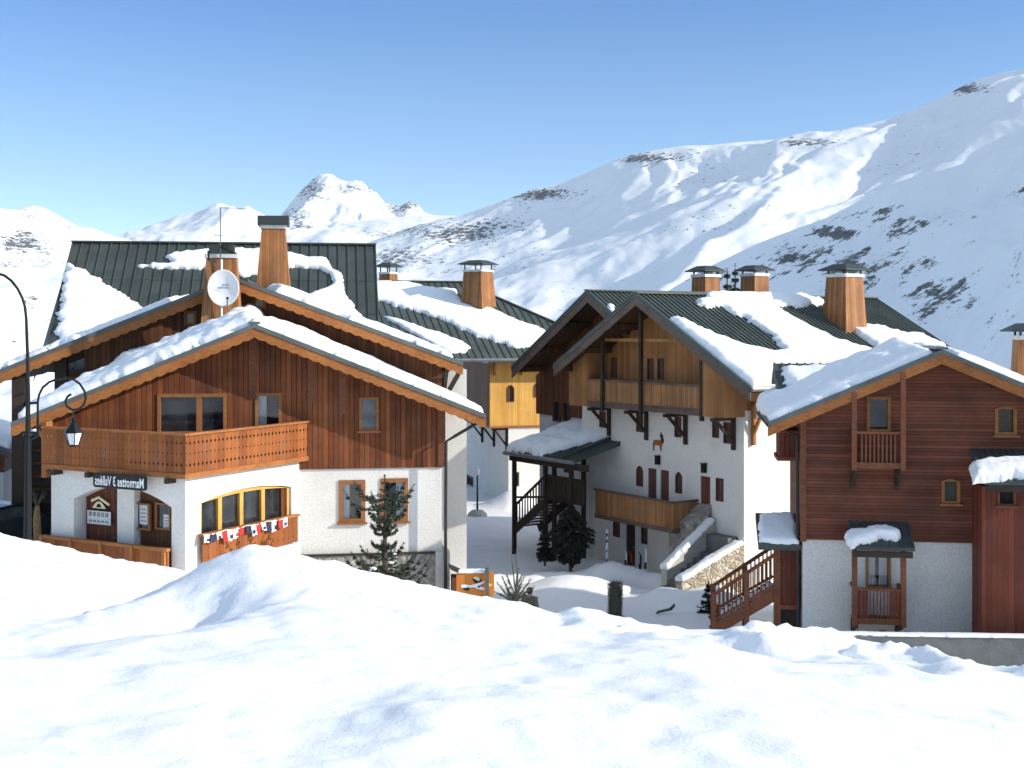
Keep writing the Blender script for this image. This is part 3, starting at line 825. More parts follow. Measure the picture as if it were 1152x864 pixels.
def bank(X, Y, crest, Yc, seed):
    c = np.array([[*at(px, py, Yc)] for px, py in crest])
    wv = 0.5*fbm(X*0.22, X*0+seed, 2, seed)
    yc = Yc+wv
    zc = np.interp(X*Yc/yc, c[:, 0], c[:, 2])*yc/Yc
    f = np.clip((Y-1.5)/(yc-1.5), 0, 1)
    zs = np.interp(X*Yc/yc, np.arange(-16, 16, 0.5), np.convolve(np.pad(np.interp(np.arange(-16, 16, 0.5), c[:, 0], c[:, 2]), 4, mode='edge'), np.ones(9)/9, 'valid'))*yc/Yc
    zf = zs+(zc-zs)*sstep(0.72, 0.99, f)
    front = -1.66+(zf+1.66)*(f**1.5)
    over = np.clip(Y-yc, 0, None)
    return np.where(Y <= yc, front, zc-0.62*over**1.12-0.25*sstep(0, 0.5, over)), (Y-yc)
zA, dA = bank(X, Y, cA, YA, 3); zB, dB = bank(X, Y, cB, YB, 8)
# lumps thrown up by the plough: stronger towards the right-hand crest
kB = np.exp(-((dB+1.6)/1.9)**2)
right = sstep(-1.0, 3.0, X)
lump = 0.10*fbm(X*0.45, Y*0.45, 2, 60)+0.016*fbm(X*1.6, Y*1.2, 3, 61)
lump = lump+kB*(0.03+0.20*right)*(ridged(X*0.5+0.25*Y, Y*0.32-0.16*X, 2, 62)-0.95)*sstep(0.0, 2.2, -dB)
lump = lump+kB*0.035*(ridged(X*1.5, Y*1.2, 2, 63)-0.6)*right*sstep(0.1, 1.0, -dB)
zB = zB-0.35*np.exp(-((X+2.75)/0.55)**2-((Y-10.6)/0.9)**2)
dq = np.abs(zA-zB); Z = np.maximum(zA, zB)+0.16*np.log1p(np.exp(-dq/0.16))*sstep(14.5, 12.5, Y)*sstep(2.0, 4.0, Y)
dmin = np.minimum(np.abs(dA), np.abs(dB))
near = np.where(zA > zB, sstep(0.0, 1.2, -dA), sstep(0.0, 1.2, -dB))
Z = Z+lump*(0.18+0.82*near)+0.010*fbm(X*3.4, Y*3.4, 3, 64)+0.010*(ridged(X*2.0+Y*0.6, Y*1.1, 3, 68)-0.6)+0.004*fbm(X*9, Y*9, 2, 65)
crag = 0.035*np.clip(fbm(X*4.5, Y*2.5, 3, 66), 0, 1)*np.exp(-(dmin/0.25)**2)
clod = np.clip(fbm(X*2.6, Y*2.6, 3, 67)-0.30, 0, 1)*0.14*np.exp(-((dB+1.2)/0.9)**2)*(0.35+0.65*right)
Z = Z+crag+clod*sstep(0.2, 1.0, -dB)
G = ground_h(X, Y)
Z = np.where(Y > 14, np.maximum(Z, G-0.3-0.4*(Y > 28)), Z)
grid_mesh('snow_bank', X, Y, Z, M['snow_g'], kind='structure')
# village ground
xs = np.concatenate([np.arange(-160, -26, 3), np.arange(-26, 24, 0.22), np.arange(24, 160, 3)])
ys = np.concatenate([np.arange(21, 34, 0.5), np.arange(34, 62, 0.2), np.arange(62, 90, 0.6), np.arange(90, 420, 8)])
X, Y = np.meshgrid(xs, ys)
Z = ground_h(X, Y)+0.05*fbm(X*0.5, Y*0.5, 4, 70)+0.025*fbm(X*2.2, Y*2.2, 3, 71)*(np.abs(X) < 24)
# ploughed berm, its mound and a curved edge towards the rear chalet's steps
bx = np.array([[-3.4, 46.2], [-0.5, 46.6], [2.2, 47.0], [4.0, 48.0], [5.2, 47.2], [5.9, 45.6], [6.2, 44.6]])
bd = np.full(X.shape, 1e9)
for p, q in zip(bx[:-1], bx[1:]):
    e = q-p; t = np.clip(((X-p[0])*e[0]+(Y-p[1])*e[1])/(e@e), 0, 1)
    bd = np.minimum(bd, np.hypot(X-p[0]-t*e[0], Y-p[1]-t*e[1]))
Z = Z+0.33*np.exp(-(bd/0.5)**2)*(1+0.35*fbm(X*1.3, Y*1.3, 3, 72))
Z = Z+0.42*np.exp(-((X-3.75)/0.75)**2-((Y-47.4)/0.8)**2)*(1+0.4*fbm(X*2, Y*2, 3, 73))
Z = Z+0.65*np.exp(-((X-2.2)/1.7)**2-((Y-44.6)/1.0)**2)+0.45*np.exp(-((X-5.3)/0.8)**2-((Y-43.2)/0.7)**2)+0.55*np.exp(-((X-7.0)/1.1)**2-((Y-43.0)/0.7)**2)*(1+0.3*fbm(X*2, Y*2, 3, 74))
Z = Z+0.9*np.exp(-((X-0.0)/1.2)**2-((Y-70.5)/1.5)**2)
grid_mesh('snow_ground', X, Y, Z, M['snow_g'], kind='structure')
def gz(x, y): return float(ground_h(np.array([x]), np.array([y]))[0])
# ================================================================== left chalet (front gable, rear gable, bay with terrace)
fA = Fr(-13.77, 37.37, -9.8, 8)
A_ = thing('chalet', 'brown and white chalet with a corner terrace, bunting and satellite dish above the snow bank', 'chalet', fA, 'chalets of the village')
U1 = 11.69
pa, pl, pr = fA.onv(286, 364, -0.95), fA.onv(12, 475, -0.95), fA.onv(547, 466, -0.95)
gA = Gable(fA, (pl.x, pl.z), (pa.x, pa.z), (pr.x, pr.z), -0.95, 6.3, 0.13)
gA.build(A_, M['metal_d'], M['barge'], 0.27, None, scallop=0.045)
wl = fA.onv(420, 525.6, 0).z
cut_lo, cut_up = MB(), MB()
# windows of the front
for rc, cu in (((381, 540, 411, 588), 'l'), ((428, 538, 459, 587), 'r')):
    window(fA, A_, fA.rect(*rc, 0), 0, cut_lo, M['frame'], 0.13, curtain=cu, depth=0.10, sill=True)
window(fA, A_, fA.rect(177, 443, 255, 489, -0.06), -0.06, cut_up, M['frame'], 0.10, mull=(0.60,))
window(fA, A_, fA.rect(287, 442, 317, 482, -0.06), -0.06, cut_up, M['frame'], 0.09, curtain='l')
window(fA, A_, fA.rect(404, 447, 426, 485, -0.06), -0.06, cut_up, M['frame'], 0.08, pane=M['pane_l'], sill=True)
mb = MB(); mb.box(0.0, U1, 0, 6.0, 0, wl); mb.build('wall', M['stucco'], A_, fA, cut=cut_lo)
def under(u): return gA.top(u)-0.15
mb = MB(); us = [-0.05, pa.x, U1+0.05]
mb.prism([Vector((-0.05, -0.06, wl-0.03)), Vector((U1+0.05, -0.06, wl-0.03))]+[Vector((u, -0.06, under(u))) for u in us[::-1]], (0, 6.2, 0))
mb.build('timber_gable', M['wood_a'], A_, fA, cut=cut_up)
for px in (284, 385, 497, 350):
    u = fA.onv(px, 430, -0.06).x; top = under(u)
    w0 = wl if px in (497,) else max(wl, top-(2.1 if px == 284 else 1.6))
    mb = MB(); mb.box(u-0.11, u+0.11, -0.10, -0.055, w0, top); mb.build('gable_post', M['beam_r'], A_, fA)
mb = MB(); w0 = fA.onv(420, 622.5, -0.12).z
mb.box(fA.onv(332, 640, -0.12).x, U1+0.14, -0.12, 6, 0, w0-0.05)
mb.build('stone_base', M['stone'], A_, fA)
mb = MB(); mb.box(fA.onv(330, 640, -0.12).x, U1+0.18, -0.17, 0.002, w0-0.055, w0)
mb.build('stone_cap', M['beam'], A_, fA)
mb = MB(); mb.box(U1-0.22, U1+0.22, -0.30, 0.3, 0, w0+0.02); mb.build('corner_pier', M['concrete_l'], A_, fA)
# gutter and downpipe on the right
mb = MB(); g = gA.R
mb.tube([Vector((g.x-0.02, -0.9, g.z-0.14)), Vector((g.x-0.02, 6, g.z-0.14))], 0.07)
a = fA.onv(537, 483, -0.5); b = fA.onv(512, 490, -0.2); c = fA.onv(501, 496, -0.12); d = fA.onv(499, 662, -0.12)
mb.tube([Vector((g.x-0.02, -0.4, g.z-0.2)), Vector((b.x, -0.3, b.z)), Vector((c.x, -0.36, c.z)), Vector((c.x-0.02, -0.36, d.z))], 0.05)
mb.build('downpipe', M['pipe'], A_, fA)
# roof snow, both slopes
for k in 'LR':
    sl = gA.sl[k]; L = gA.ln[k]
    e = 0.12 if k == 'R' else 0.16
    if k == 'R':
        poly = [(e, -0.1), (7.2, -0.1), (7.2, L+0.02), (e, L-0.05)]
    else:
        poly = [(e, -0.05), (7.2, -0.05), (7.2, L*0.70), (3.4, L*0.78), (1.3, L*0.945), (e, L-0.25)]
    snow_patch(sl, poly, 0.31 if k == 'R' else 0.30, gA.obj, edge=0.36, rag=0.07, res=0.085, grow=0.0 if k == 'R' else 2.1, taper=0.6 if k == 'R' else 0.2)

# --- rear gable (same house)
qa, ql, qr = fA.onv(264, 311, 5.0), fA.onv(-40, 431, 5.0), fA.onv(521, 407, 5.0)
gF = Gable(fA, (ql.x, ql.z), (qa.x, qa.z), (qr.x, qr.z), 5.0, 14.8, 0.14)
gF.build(A_, M['metal_d'], M['barge'], 0.30, None, scallop=0.05)
cut_f = MB()
window(fA, A_, fA.rect(207, 350, 221, 366, 6.0), 6.0, cut_f, M['frame'], 0.09, pane=M['pane_l'])
window(fA, A_, fA.rect(285, 335, 299, 347, 6.0), 6.0, cut_f, M['frame'], 0.08, pane=M['pane_l'])
uFl, uFr = fA.onv(95, 400, 6.0).x, fA.onv(497, 400, 6.0).x
mb = MB(); zt = lambda u: gF.top(u)-0.17
mb.prism([Vector((uFl, 6.0, wl+0.6)), Vector((uFr, 6.0, wl+0.6))]+[Vector((u, 6.0, zt(u))) for u in (uFr, qa.x, uFl)], (0, 8.4, 0))
mb.build('timber_gable', M['wood_f'], A_, fA, cut=cut_f)
mb = MB(); mb.box(uFl+0.3, fA.onv(525, 440, 7.0).x, 7.0, 14.2, 0, zt(fA.onv(525, 440, 7.0).x)-0.05); mb.build('wall', M['stucco'], A_, fA)
mb = MB()
bracket(mb, (fA.onv(499, 430, 6.9).x, 6.95, fA.onv(499, 414, 6.9).z), 1.4, 1.7, 0.16)
a = fA.onv(503, 443, 6.6); b = fA.onv(516, 420, 6.6); mb.bar(a, b, 0.16, 0.16)
mb.build('bracket', M['beam'], A_, fA)
# open timber bay on the left carried by posts
for px, vv in ((20, 5.5), (68, 5.9)):
    mb = MB(); u = fA.onv(px, 430, vv).x; mb.box(u-0.20, u+0.20, vv, vv+0.4, 0, gF.top(u)-0.16)
    mb.build('post', M['beam'], A_, fA)
mb = MB(); a = fA.onv(13, 492, 6.5); mb.box(a.x, -0.02, 6.5, 9, 0, a.z); mb.build('garage_wall', M['beam'], A_, fA)
mb = MB()
for i in range(6): mb.box(a.x+0.3, -0.1, 6.42, 6.505, a.z-0.5-i*0.45, a.z-0.42-i*0.45)
mb.build('garage_batten', M['wood_f'], A_, fA)
sl, L = gF.sl['R'], gF.ln['R']
snow_patch(sl, [(0.18, 1.55), (3.2, 0.9), (9.6, 0.3), (9.6, L), (0.2, L-0.5)], 0.30, gF.obj, taper=0.5, edge=0.4, rag=0.15, res=0.09)
sl, L = gF.sl['L'], gF.ln['L']
snow_patch(sl, [(0.3, 2.4), (3.0, 1.6), (9.6, 0.6), (9.6, L), (0.14, L), (0.10, 3.0)], 0.2, gF.obj, edge=0.3, rag=0.12, res=0.1)
# chimneys
c0 = fA.onv(250, 370, 4.2); zt_, zb_ = fA.onv(250, 291, 4.2).z, fA.onv(250, 380, 4.2).z
ch1 = chimney(fA, (c0.x, 4.2), zb_-0.4, zt_, 0.70, 0.48, A_, capw=0.40, caph=0.12, cap='box')
c1 = fA.onv(308, 320, 8.0); z1_, z0_ = fA.onv(308, 258, 8.0).z, fA.onv(308, 330, 8.0).z
chimney(fA, (c1.x, 8.0), z0_-0.5, z1_, 0.66, 0.42, A_, capw=0.56, caph=0.12, cap='box')

# --- corner bay with the terrace
fN = Fr(-13.45, 36.33, -9.8, -28)
N1 = 5.15; fNr = fN.right(N1)
zp0, zp1 = fN.onu(210, 537, N1), fN.onu(210, 487.5, N1)
zf, zt2 = fN.onv(210, 537, 0).z, fN.onv(210, 487.5, 0).z
cutN, cutR = MB(), MB()
# porch arch on the left face
a = fN.rect(83, 563, 193, 640, 0); crown = fN.onv(137, 547.5, 0).z; spring = fN.onv(137, 566, 0).z
cutN.prism(arch_pts(a[0], a[1], 1.2, spring, crown, -0.5, 20), (0, 1.06, 0))
# arched window on the right face
b0 = fNr.onv(226, 600, 0).x; b1 = fNr.onv(328, 600, 0).x
sp2 = fNr.onv(226, 566, 0).z; cr2 = fNr.onv(283, 548, 0).z; si2 = fNr.onv(226, 632, 0).z+0.25
cut2 = MB(); cut2.prism(arch_pts(b0, b1, si2, sp2, cr2, -0.4, 20), (0, 0.9, 0))
base = len(cutN.V); cutN.V += [fN.loc(fNr.world(v)) for v in cut2.V]; cutN.F += [tuple(i+base for i in f) for f in cut2.F]
mb = MB(); mb.box(0, N1, 0, 5.6, 0, zf+0.1); mb.build('wall', M['stucco'], A_, fN, cut=cutN)
# inside the porch
vi = 0.10
mb = MB(); mb.box(a[0]-0.0, a[1]+0.0, vi+0.42, vi+0.455, 1.3, crown-0.01); mb.build('porch_wall', M['wood_f'], A_, fN)
d0 = fN.rect(91, 560, 131, 612, vi+0.3)
dr = door(fN, A_, (d0[0], d0[1], 2.3, crown-0.05), vi+0.32, M['door_w'], handle=True)
mb = MB(); p0 = fN.rect(131, 560, 150, 610, vi+0.15); mb.box(p0[0], p0[1], vi+0.18, vi+0.42, 1.3, crown-0.02); mb.build('pillar', M['stucco'], A_, fN)
for x0, x1 in ((151, 169), (175, 192)):
    r_ = fN.rect(x0, 566, x1, 596, vi+0.3); window(fN, A_, r_, vi+0.31, None, M['frame'], 0.05, depth=0.05)
# arched window: three mullions, wide brown panel at the end
window(fNr, A_, (b0+0.02, b1-0.02, si2, cr2-0.02), 0.10, None, M['frame_y'], 0.10, arch=cr2-sp2, depth=0.14, proud=0.02,
       mull=[(fNr.onv(x, 585, 0.1).x-b0)/(b1-b0) for x in (247, 271.5, 296)])
mb = MB(); u_ = fNr.onv(317, 585, 0.1).x; mb.box(u_, b1-0.06, 0.13, 0.2, si2, sp2+0.12); mb.build('window_panel', M['wood_a'], A_, fNr)
# sill parapet under the arched window and porch fence
mb = MB(); cut_railing(mb, (b0-0.12, -0.16, 0), (b1+0.12, -0.16, 0), si2-0.30, fNr.onv(226, 604, -0.16).z, 0.05, 0.24, 0.02)
pn = mb.build('window_parapet', M['wood_rail'], A_, fNr)
mb = MB(); mb.box(b0-0.16, b1+0.16, -0.21, -0.06, fNr.onv(226, 604, -0.16).z, fNr.onv(226, 604, -0.16).z+0.07); mb.build('rail', M['barge'], pn, fNr)
fu0 = fN.onv(48, 610, -0.25).x; zf0 = fN.onv(140, 612, -0.25).z
mb = MB(); cut_railing(mb, (fu0, -0.25, 0), (a[1]+0.08, -0.25, 0), 1.4, zf0-0.08, 0.05, 0.27, 0.03)
pn = mb.build('porch_fence', M['wood_rail'], A_, fN)
mb = MB(); mb.box(fu0-0.05, a[1]+0.1, -0.31, -0.15, zf0-0.08, zf0)
for k in range(5):
    u = fu0+(a[1]-fu0)*k/4; mb.box(u-0.05, u+0.05, -0.34, -0.15, 1.4, zf0+0.003)
mb.build('rail', M['barge'], pn, fN)
# terrace parapets
O = 0.20
mb = MB(); cut_railing(mb, (-0.12, -O, 0), (N1+O, -O, 0), zf+0.12, zt2-0.05, 0.04, 0.165, 0.042)
pA = mb.build('terrace_parapet', M['wood_rail'], A_, fN)
mb = MB(); mb.box(-0.16, N1+O+0.04, -O-0.06, -O+0.12, zt2-0.05, zt2+0.01)
mb.box(-0.12, N1+O+0.02, -O-0.035, -O+0.10, zf-0.02, zf+0.12)
mb.build('rail', M['barge'], pA, fN)
mb = MB(); cut_railing(mb, (-O, -O, 0), (5.3, -O, 0), zf+0.12, zt2-0.05, 0.04, 0.165, 0.042)
pB = mb.build('terrace_parapet', M['wood_rail'], A_, fNr)
mb = MB(); mb.box(-O+0.06, 5.35, -O-0.06, -O+0.12, zt2-0.048, zt2+0.012); mb.box(-O+0.04, 5.35, -O-0.036, -O+0.10, zf-0.02, zf+0.121)
mb.build('rail', M['barge'], pB, fNr)
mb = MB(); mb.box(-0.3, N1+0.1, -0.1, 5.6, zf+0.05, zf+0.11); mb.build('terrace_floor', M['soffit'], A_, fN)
for u in (0.4, 1.75, 3.1, 4.75):
    mb = MB(); mb.box(u-0.07, u+0.07, -O-0.12, 0.01, zf-0.17, zf-0.022); mb.build('bracket', M['beam'], A_, fN)
mb = MB(); mb.box(-0.30, -0.10, -0.1, 0.15, zf-0.3, zt2+0.12); mb.build('post', M['barge'], A_, fN)
mb = MB(); mb.bar((-0.3, 0.0, zf+0.9), (-1.25, 0.3, zf+1.6), 0.14, 0.14); mb.build('strut', M['barge'], A_, fN)

# ================================================================== things on and around the left chalet
# name board
r = fN.rect(105, 534, 164.5, 550, -0.38)
uc, wc = (r[0]+r[1])/2, (r[2]+r[3])/2+0.03
tw = r[1]-r[0]; thh = 0.40; dz = 0.04
sg = thing('shop_sign', 'black rounded name board with mirrored white lettering above the porch arch', 'sign', Fr(*fN.world((uc, -0.36, wc-thh/2-0.03)), -28))
fs_ = ROOT[sg.name]
def rounded(w_, h_, r_, v, n=5):
    out = []
    for cx_, cz_, a0 in ((w_/2-r_, r_, -90), (w_/2-r_, h_-r_, 0), (-w_/2+r_, h_-r_, 90), (-w_/2+r_, r_, 180)):
        for i in range(n+1):
            an = rad(a0+90*i/n); out.append(Vector((cx_+r_*math.cos(an), v, cz_+r_*math.sin(an))))
    return out
mb = MB(); mb.prism(rounded(tw, thh, 0.09, -0.03), (0, 0.05, 0)); mb.build('board', M['black'], sg, fs_)
lettering(fs_, sg, 'Marmottes 3 Vallées', 0.37, 0, thh*0.5, -0.036, M['white'], True, width=tw*0.92)
r = fN.rect(121, 556, 148, 568, 0.5)
sg2 = thing('hanging_sign', 'small dark green board with mirrored pale lettering hanging inside the porch arch', 'sign', Fr(*fN.world(((r[0]+r[1])/2, 0.5, r[2])), -28))
f2 = ROOT[sg2.name]; w2, h2 = r[1]-r[0], r[3]-r[2]
mb = MB(); mb.prism(rounded(w2, h2, 0.07, -0.02), (0, 0.04, 0)); mb.build('board', M['green'], sg2, f2)
lettering(f2, sg2, 'RECEPTION', 0.2, 0, h2*0.5, -0.026, M['pale_g'], True, width=w2*0.78)
for x in (-w2*0.35, w2*0.35):
    mb = MB(); mb.tube([(x, 0, h2-0.01), (x, 0, h2+0.45)], 0.012, 6); mb.build('chain', M['iron'], sg2, f2)
# poster with a roof-shaped emblem on the porch door
r = fN.rect(97, 560, 125, 590, vi+0.24)
po = thing('door_poster', 'pale notice sheet under a small cream roof emblem on the porch door', 'poster', Fr(*fN.world(((r[0]+r[1])/2, vi+0.25, r[2])), -28))
fp = ROOT[po.name]; w_, h_ = r[1]-r[0], r[3]-r[2]
mb = MB(); mb.box(-w_*0.47, w_*0.47, 0, 0.015, 0, h_*0.50); mb.build('sheet', M['paper'], po, fp)
mb = MB()
for i, k in enumerate((0.42, 0.34, 0.12)):
    for j in range(5):
        x = -w_*0.40+j*w_*0.165; mb.box(x, x+w_*0.12, -0.004, 0.001, h_*k-0.035, h_*k+0.025)
mb.build('print', M['gutter'], po, fp)
mb = MB(); mb.prism(arch_pts(-w_*0.26, w_*0.26, h_*0.60, h_*0.62, h_*0.86, 0.0, 10), (0, 0.012, 0)); mb.build('emblem', M['cream'], po, fp)
mb = MB(); mb.prism(arch_pts(-w_*0.10, w_*0.10, h_*0.64, h_*0.66, h_*0.78, -0.006, 8), (0, 0.006, 0))
mb.box(-w_*0.42, w_*0.42, 0, 0.02, h_*0.56, h_*0.595); mb.build('emblem_dark', M['dark'], po, fp)
mb = MB(); mb.bar((-w_*0.3, 0, h_*0.86), (w_*0.02, 0, h_*1.02), 0.03, 0.07); mb.bar((-w_*0.02, 0, h_*1.02), (w_*0.42, 0, h_*0.76), 0.03, 0.07)
mb.build('emblem_roof', M['cream'], po, fp)
for x0, x1, y0, y1, nm in ((157, 166, 568, 590, 'white notice taped inside the left porch window'), (184, 191.5, 579, 596, 'white notice taped inside the right porch window')):
    r = fN.rect(x0, y0, x1, y1, vi+0.33)
    o = thing('window_notice', nm, 'notice', Fr(*fN.world((r[0], vi+0.33, r[2])), -28)); fo = ROOT[o.name]
    mb = MB(); mb.box(0, r[1]-r[0], 0, 0.008, 0, r[3]-r[2]); mb.build('sheet', M['paper'], o, fo)
    mb = MB()
    for i in range(4): mb.box(0.04, r[1]-r[0]-0.04-0.03*(i % 2), -0.003, 0.001, (r[3]-r[2])*(0.15+i*0.2), (r[3]-r[2])*(0.15+i*0.2)+0.03)
    mb.build('print', M['gutter'], o, fo)
# string of little flags along the window parapet
z_ = fNr.onv(226, 604, -0.24).z
fl0, fl1 = fNr.onv(228, 600, -0.24).x, fNr.onv(322, 600, -0.24).x
bt = thing('flag_bunting', 'string of small white, red and navy flags along the parapet under the arched window', 'bunting', Fr(*fNr.world((fl0, -0.26, z_)), 0))
fb = ROOT[bt.name]; fb.a = fNr.a; fb.u = fNr.u; fb.v = fNr.v; bt.rotation_euler = (0, 0, fNr.a)
LN = fl1-fl0
mb = MB(); mb.tube([(LN*i/12, 0, 0.05-0.05*math.sin(math.pi*i/3)**2) for i in range(13)], 0.012, 6); mb.build('cord', M['white'], bt, fb)
rg = random.Random(4)
cols = ['white', 'navy', 'white', 'red', 'white', 'white', 'red', 'navy', 'white', 'red', 'white', 'navy', 'white', 'red', 'white']
for i, cn in enumerate(cols):
    x = LN*(i+0.15)/len(cols); wd = LN/len(cols)*0.86; hh = rg.uniform(0.17, 0.34); sk_ = rg.uniform(-0.06, 0.06)
    mb = MB(); n = 5
    vs = []
    for j in range(n+1):
        for k in range(4):
            vs.append((x+wd*j/n+sk_*k/3, -0.02*math.sin(j*1.3+i)-0.012*k, 0.03-hh*k/3+0.02*math.sin(j+i*2)))
    mb.add(vs, [(j*4+k, j*4+k+1, (j+1)*4+k+1, (j+1)*4+k) for j in range(n) for k in range(3)])
    fg = mb.build('flag', M[cn], bt, fb, recalc=False)
    if cn == 'white':
        mb = MB(); xx = x+wd*0.3; mb.box(xx, xx+wd*0.35, -0.066, -0.05, -hh*0.7, -hh*0.35); mb.build('flag_mark', M['red' if i % 2 else 'navy'], fg, fb)
# satellite dish on its chimney
dc = fA.onv(251.5, 324, 3.35)
ds = thing('satellite_dish', 'round white satellite dish with blue-grey lettering mounted on the left wooden chimney', 'satellite dish', Fr(*fA.world((dc.x, 3.35, dc.z-0.6)), 4))
fd = ROOT[ds.name]
mb = MB(); n = 32; rings = [0.0, 0.2, 0.4, 0.6, 0.8, 0.94, 1.0]; vs = []; fsx = []
for j, r in enumerate(rings):
    for k in range(n):
        an = 2*math.pi*k/n
        vs.append((0.52*r*math.cos(an), -0.10*r*r+0.02-0.12*r*math.sin(an)*0.5, 0.6+0.61*r*math.sin(an)))
for j in range(len(rings)-1):
    for k in range(n): fsx.append((j*n+k, j*n+(k+1) % n, (j+1)*n+(k+1) % n, (j+1)*n+k))
m_ = len(vs); vs += [(x, y+0.03, z) for x, y, z in vs]
fsx += [tuple(i+m_ for i in f[::-1]) for f in fsx]
j = len(rings)-1
fsx += [(j*n+k, j*n+(k+1) % n, m_+j*n+(k+1) % n, m_+j*n+k) for k in range(n)]
mb.add(vs, fsx); mb.build('reflector', M['white'], ds, fd, smooth=True)
lettering(fd, ds, 'canal', 0.10, 0.07, 0.71, -0.055, M['bluegrey'], True, width=0.20)
lettering(fd, ds, 'satellite', 0.11, 0.0, 0.615, -0.050, M['bluegrey'], True, width=0.34)
mb = MB(); mb.tube([(0.12, -0.02, 0.03), (0.19, -0.45, 0.22)], 0.018, 6); mb.ball((0.20, -0.47, 0.25), 0.06, (0.8, 1.3, 0.8)); mb.build('feed_arm', M['iron'], ds, fd)
mb = MB(); mb.tube([(-0.08, 0.10, -0.75), (-0.08, 0.10, 1.55)], 0.035, 8); mb.box(-0.2, 0.1, 0.03, 0.14, 0.5, 0.7); mb.build('mast', M['white'], ds, fd)
ac = fA.onv(248, 292, 3.6)
an_ = thing('tv_antenna', 'thin tall mast aerial rising above the satellite dish', 'aerial', Fr(*fA.world((ac.x, 3.6, ac.z)), 8)); fa = ROOT[an_.name]
h = fA.onv(248, 233, 3.6).z-ac.z
mb = MB(); mb.tube([(0, 0, -0.35), (0, 0, h)], 0.022, 6); mb.build('mast', M['gutter'], an_, fa)
mb = MB(); mb.tube([(0, 0, h-0.02), (0.85, 0.1, h-0.04)], 0.010, 5)
for i in range(6): mb.tube([(0.1+i*0.14, -0.16, h-0.03), (0.1+i*0.14, 0.22, h-0.03)], 0.007, 4)
mb.tube([(-0.22, 0, h-0.95), (0.05, 0, h-0.95)], 0.012, 5); mb.build('yagi', M['gutter'], an_, fa)
mb = MB(); mb.tube([(0, -0.05, 0.42), (0.25, -0.1, 0.30), (0.45, -0.12, 0.2)], 0.025, 5)
for i in range(4): mb.box(0.02+i*0.07, 0.05+i*0.07, -0.1, -0.07, 0.35, 0.55)
mb.tube([(-0.38, 0, -0.05), (-0.38, 0, 0.28)], 0.03, 6); mb.build('lower_yagi', M['iron'], an_, fa)

# ================================================================== house behind with the large dark metal roof
e0, e1 = fA.onv(82, 274, 22), fA.onv(422, 273.5, 22); e2 = fA.onv(428, 414, 15)
fE = Fr(*fA.world((e0.x, 22, -0.2)), 8); fE.o.z = -10.2
E_ = thing('large_roofed_house', 'house behind the satellite dish, its long dark ribbed metal roof partly under snow', 'house', fE, 'chalets of the village')
W = e1.x-e0.x; zr = (e0.z+e1.z)/2-9.8+10.2; ze = e2.z-9.8+10.2; et = Vector((0, -7.0, ze-zr))
LE = et.length
sl = Slope(fE, (0, 0, zr), (1, 0, 0), et)
eu = (fA.onv(52, 389, 16.2).x-e0.x)*1.15; ru = e2.x-e1.x
mb = MB(); t = sl.n*-0.16
quad = [sl.P(0, 0), sl.P(W, 0), sl.P(W+ru*0.9, LE), sl.P(eu, LE)]
mb.prism(quad, t)
back = [Vector((0, 0.001, zr)), Vector((W, 0.001, zr)), Vector((W+0.5, 7, ze)), Vector((-0.8, 7, ze))]
mb.prism(back, Vector((0, -0.08, -0.14)))
k = int(W/0.44)
for i in range(k+1):
    a_ = W*i/k; b_ = eu+(W+ru*0.9-eu)*i/k
    p = sl.P(a_, 0.0, -0.02); q = sl.P(b_, LE-0.01, -0.02)
    dx = sl.es
    mb.add([p-dx*0.035, p+dx*0.035, p+dx*0.02+sl.n*0.075, p-dx*0.02+sl.n*0.075, q-dx*0.035, q+dx*0.035, q+dx*0.02+sl.n*0.075, q-dx*0.02+sl.n*0.075],
           [(0,1,2,3),(7,6,5,4),(0,4,5,1),(1,5,6,2),(2,6,7,3),(3,7,4,0)])
for b_ in (2.9, 5.4): mb.bar(sl.P(0.1, b_, 0.0), sl.P(W, b_, 0.0), 0.05, 0.03, up=sl.n)
mb.bar(sl.P(-0.05, 0, 0.03), sl.P(W+0.05, 0, 0.03), 0.30, 0.08)
rE = mb.build('roof', M['metal_e'], E_, fE)
# upturned verge strip on the left
mb = MB(); v0, v1 = sl.P(0+eu*0.2, 1.8, 0.0), sl.P(eu, LE, 0.0)
mb.add([v0, v1, v1+Vector((-0.3, 0, -0.55)), v1+Vector((1.3, -0.02, 0.05)), v0+sl.n*0.03, v1+Vector((0.9, 0, 0))+sl.n*0.14], [(0, 1, 5, 4), (0, 2, 1), (0, 4, 2)])
mb.build('verge_strip', M['metal_e'], rE, fE)
mb = MB(); mb.box(0.6, W-0.6, -6.2, 6.2, 0, ze+0.4); mb.build('wall', M['wood_f'], E_, fE)
mb = MB()
for sy in (-1,):
    mb.prism([Vector((W-0.62, -6.2, ze)), Vector((W-0.62, 6.2, ze)), Vector((W-0.62, 0, zr-0.35))], (0.06, 0, 0))
    mb.prism([Vector((0.56, -6.2, ze)), Vector((0.56, 6.2, ze)), Vector((0.56, 0, zr-0.35))], (0.06, 0, 0))
mb.build('gable_wall', M['wood_f'], E_, fE)
P1 = sl.pxs([(75, 298), (84, 300), (108, 314), (125, 325), (145, 337), (162, 349), (190, 372), (130, 395), (70, 395), (64, 372), (68, 340)])
snow_patch(sl, P1, 0.24, rE, edge=0.35, rag=0.16, res=0.11)
P2 = sl.pxs([(153, 301), (176, 297), (196, 296), (185, 290), (200, 285), (235, 281), (300, 280), (335, 287), (368, 292), (374, 303), (384, 308), (386, 322), (392, 337), (402, 352), (413, 366), (430, 385), (440, 420), (380, 410), (345, 335),
             (372, 322), (374, 312), (360, 303), (330, 302), (320, 304), (275, 312), (262, 306), (215, 303), (180, 302)])
snow_patch(sl, P2, 0.19, rE, edge=0.26, rag=0.10, res=0.10)
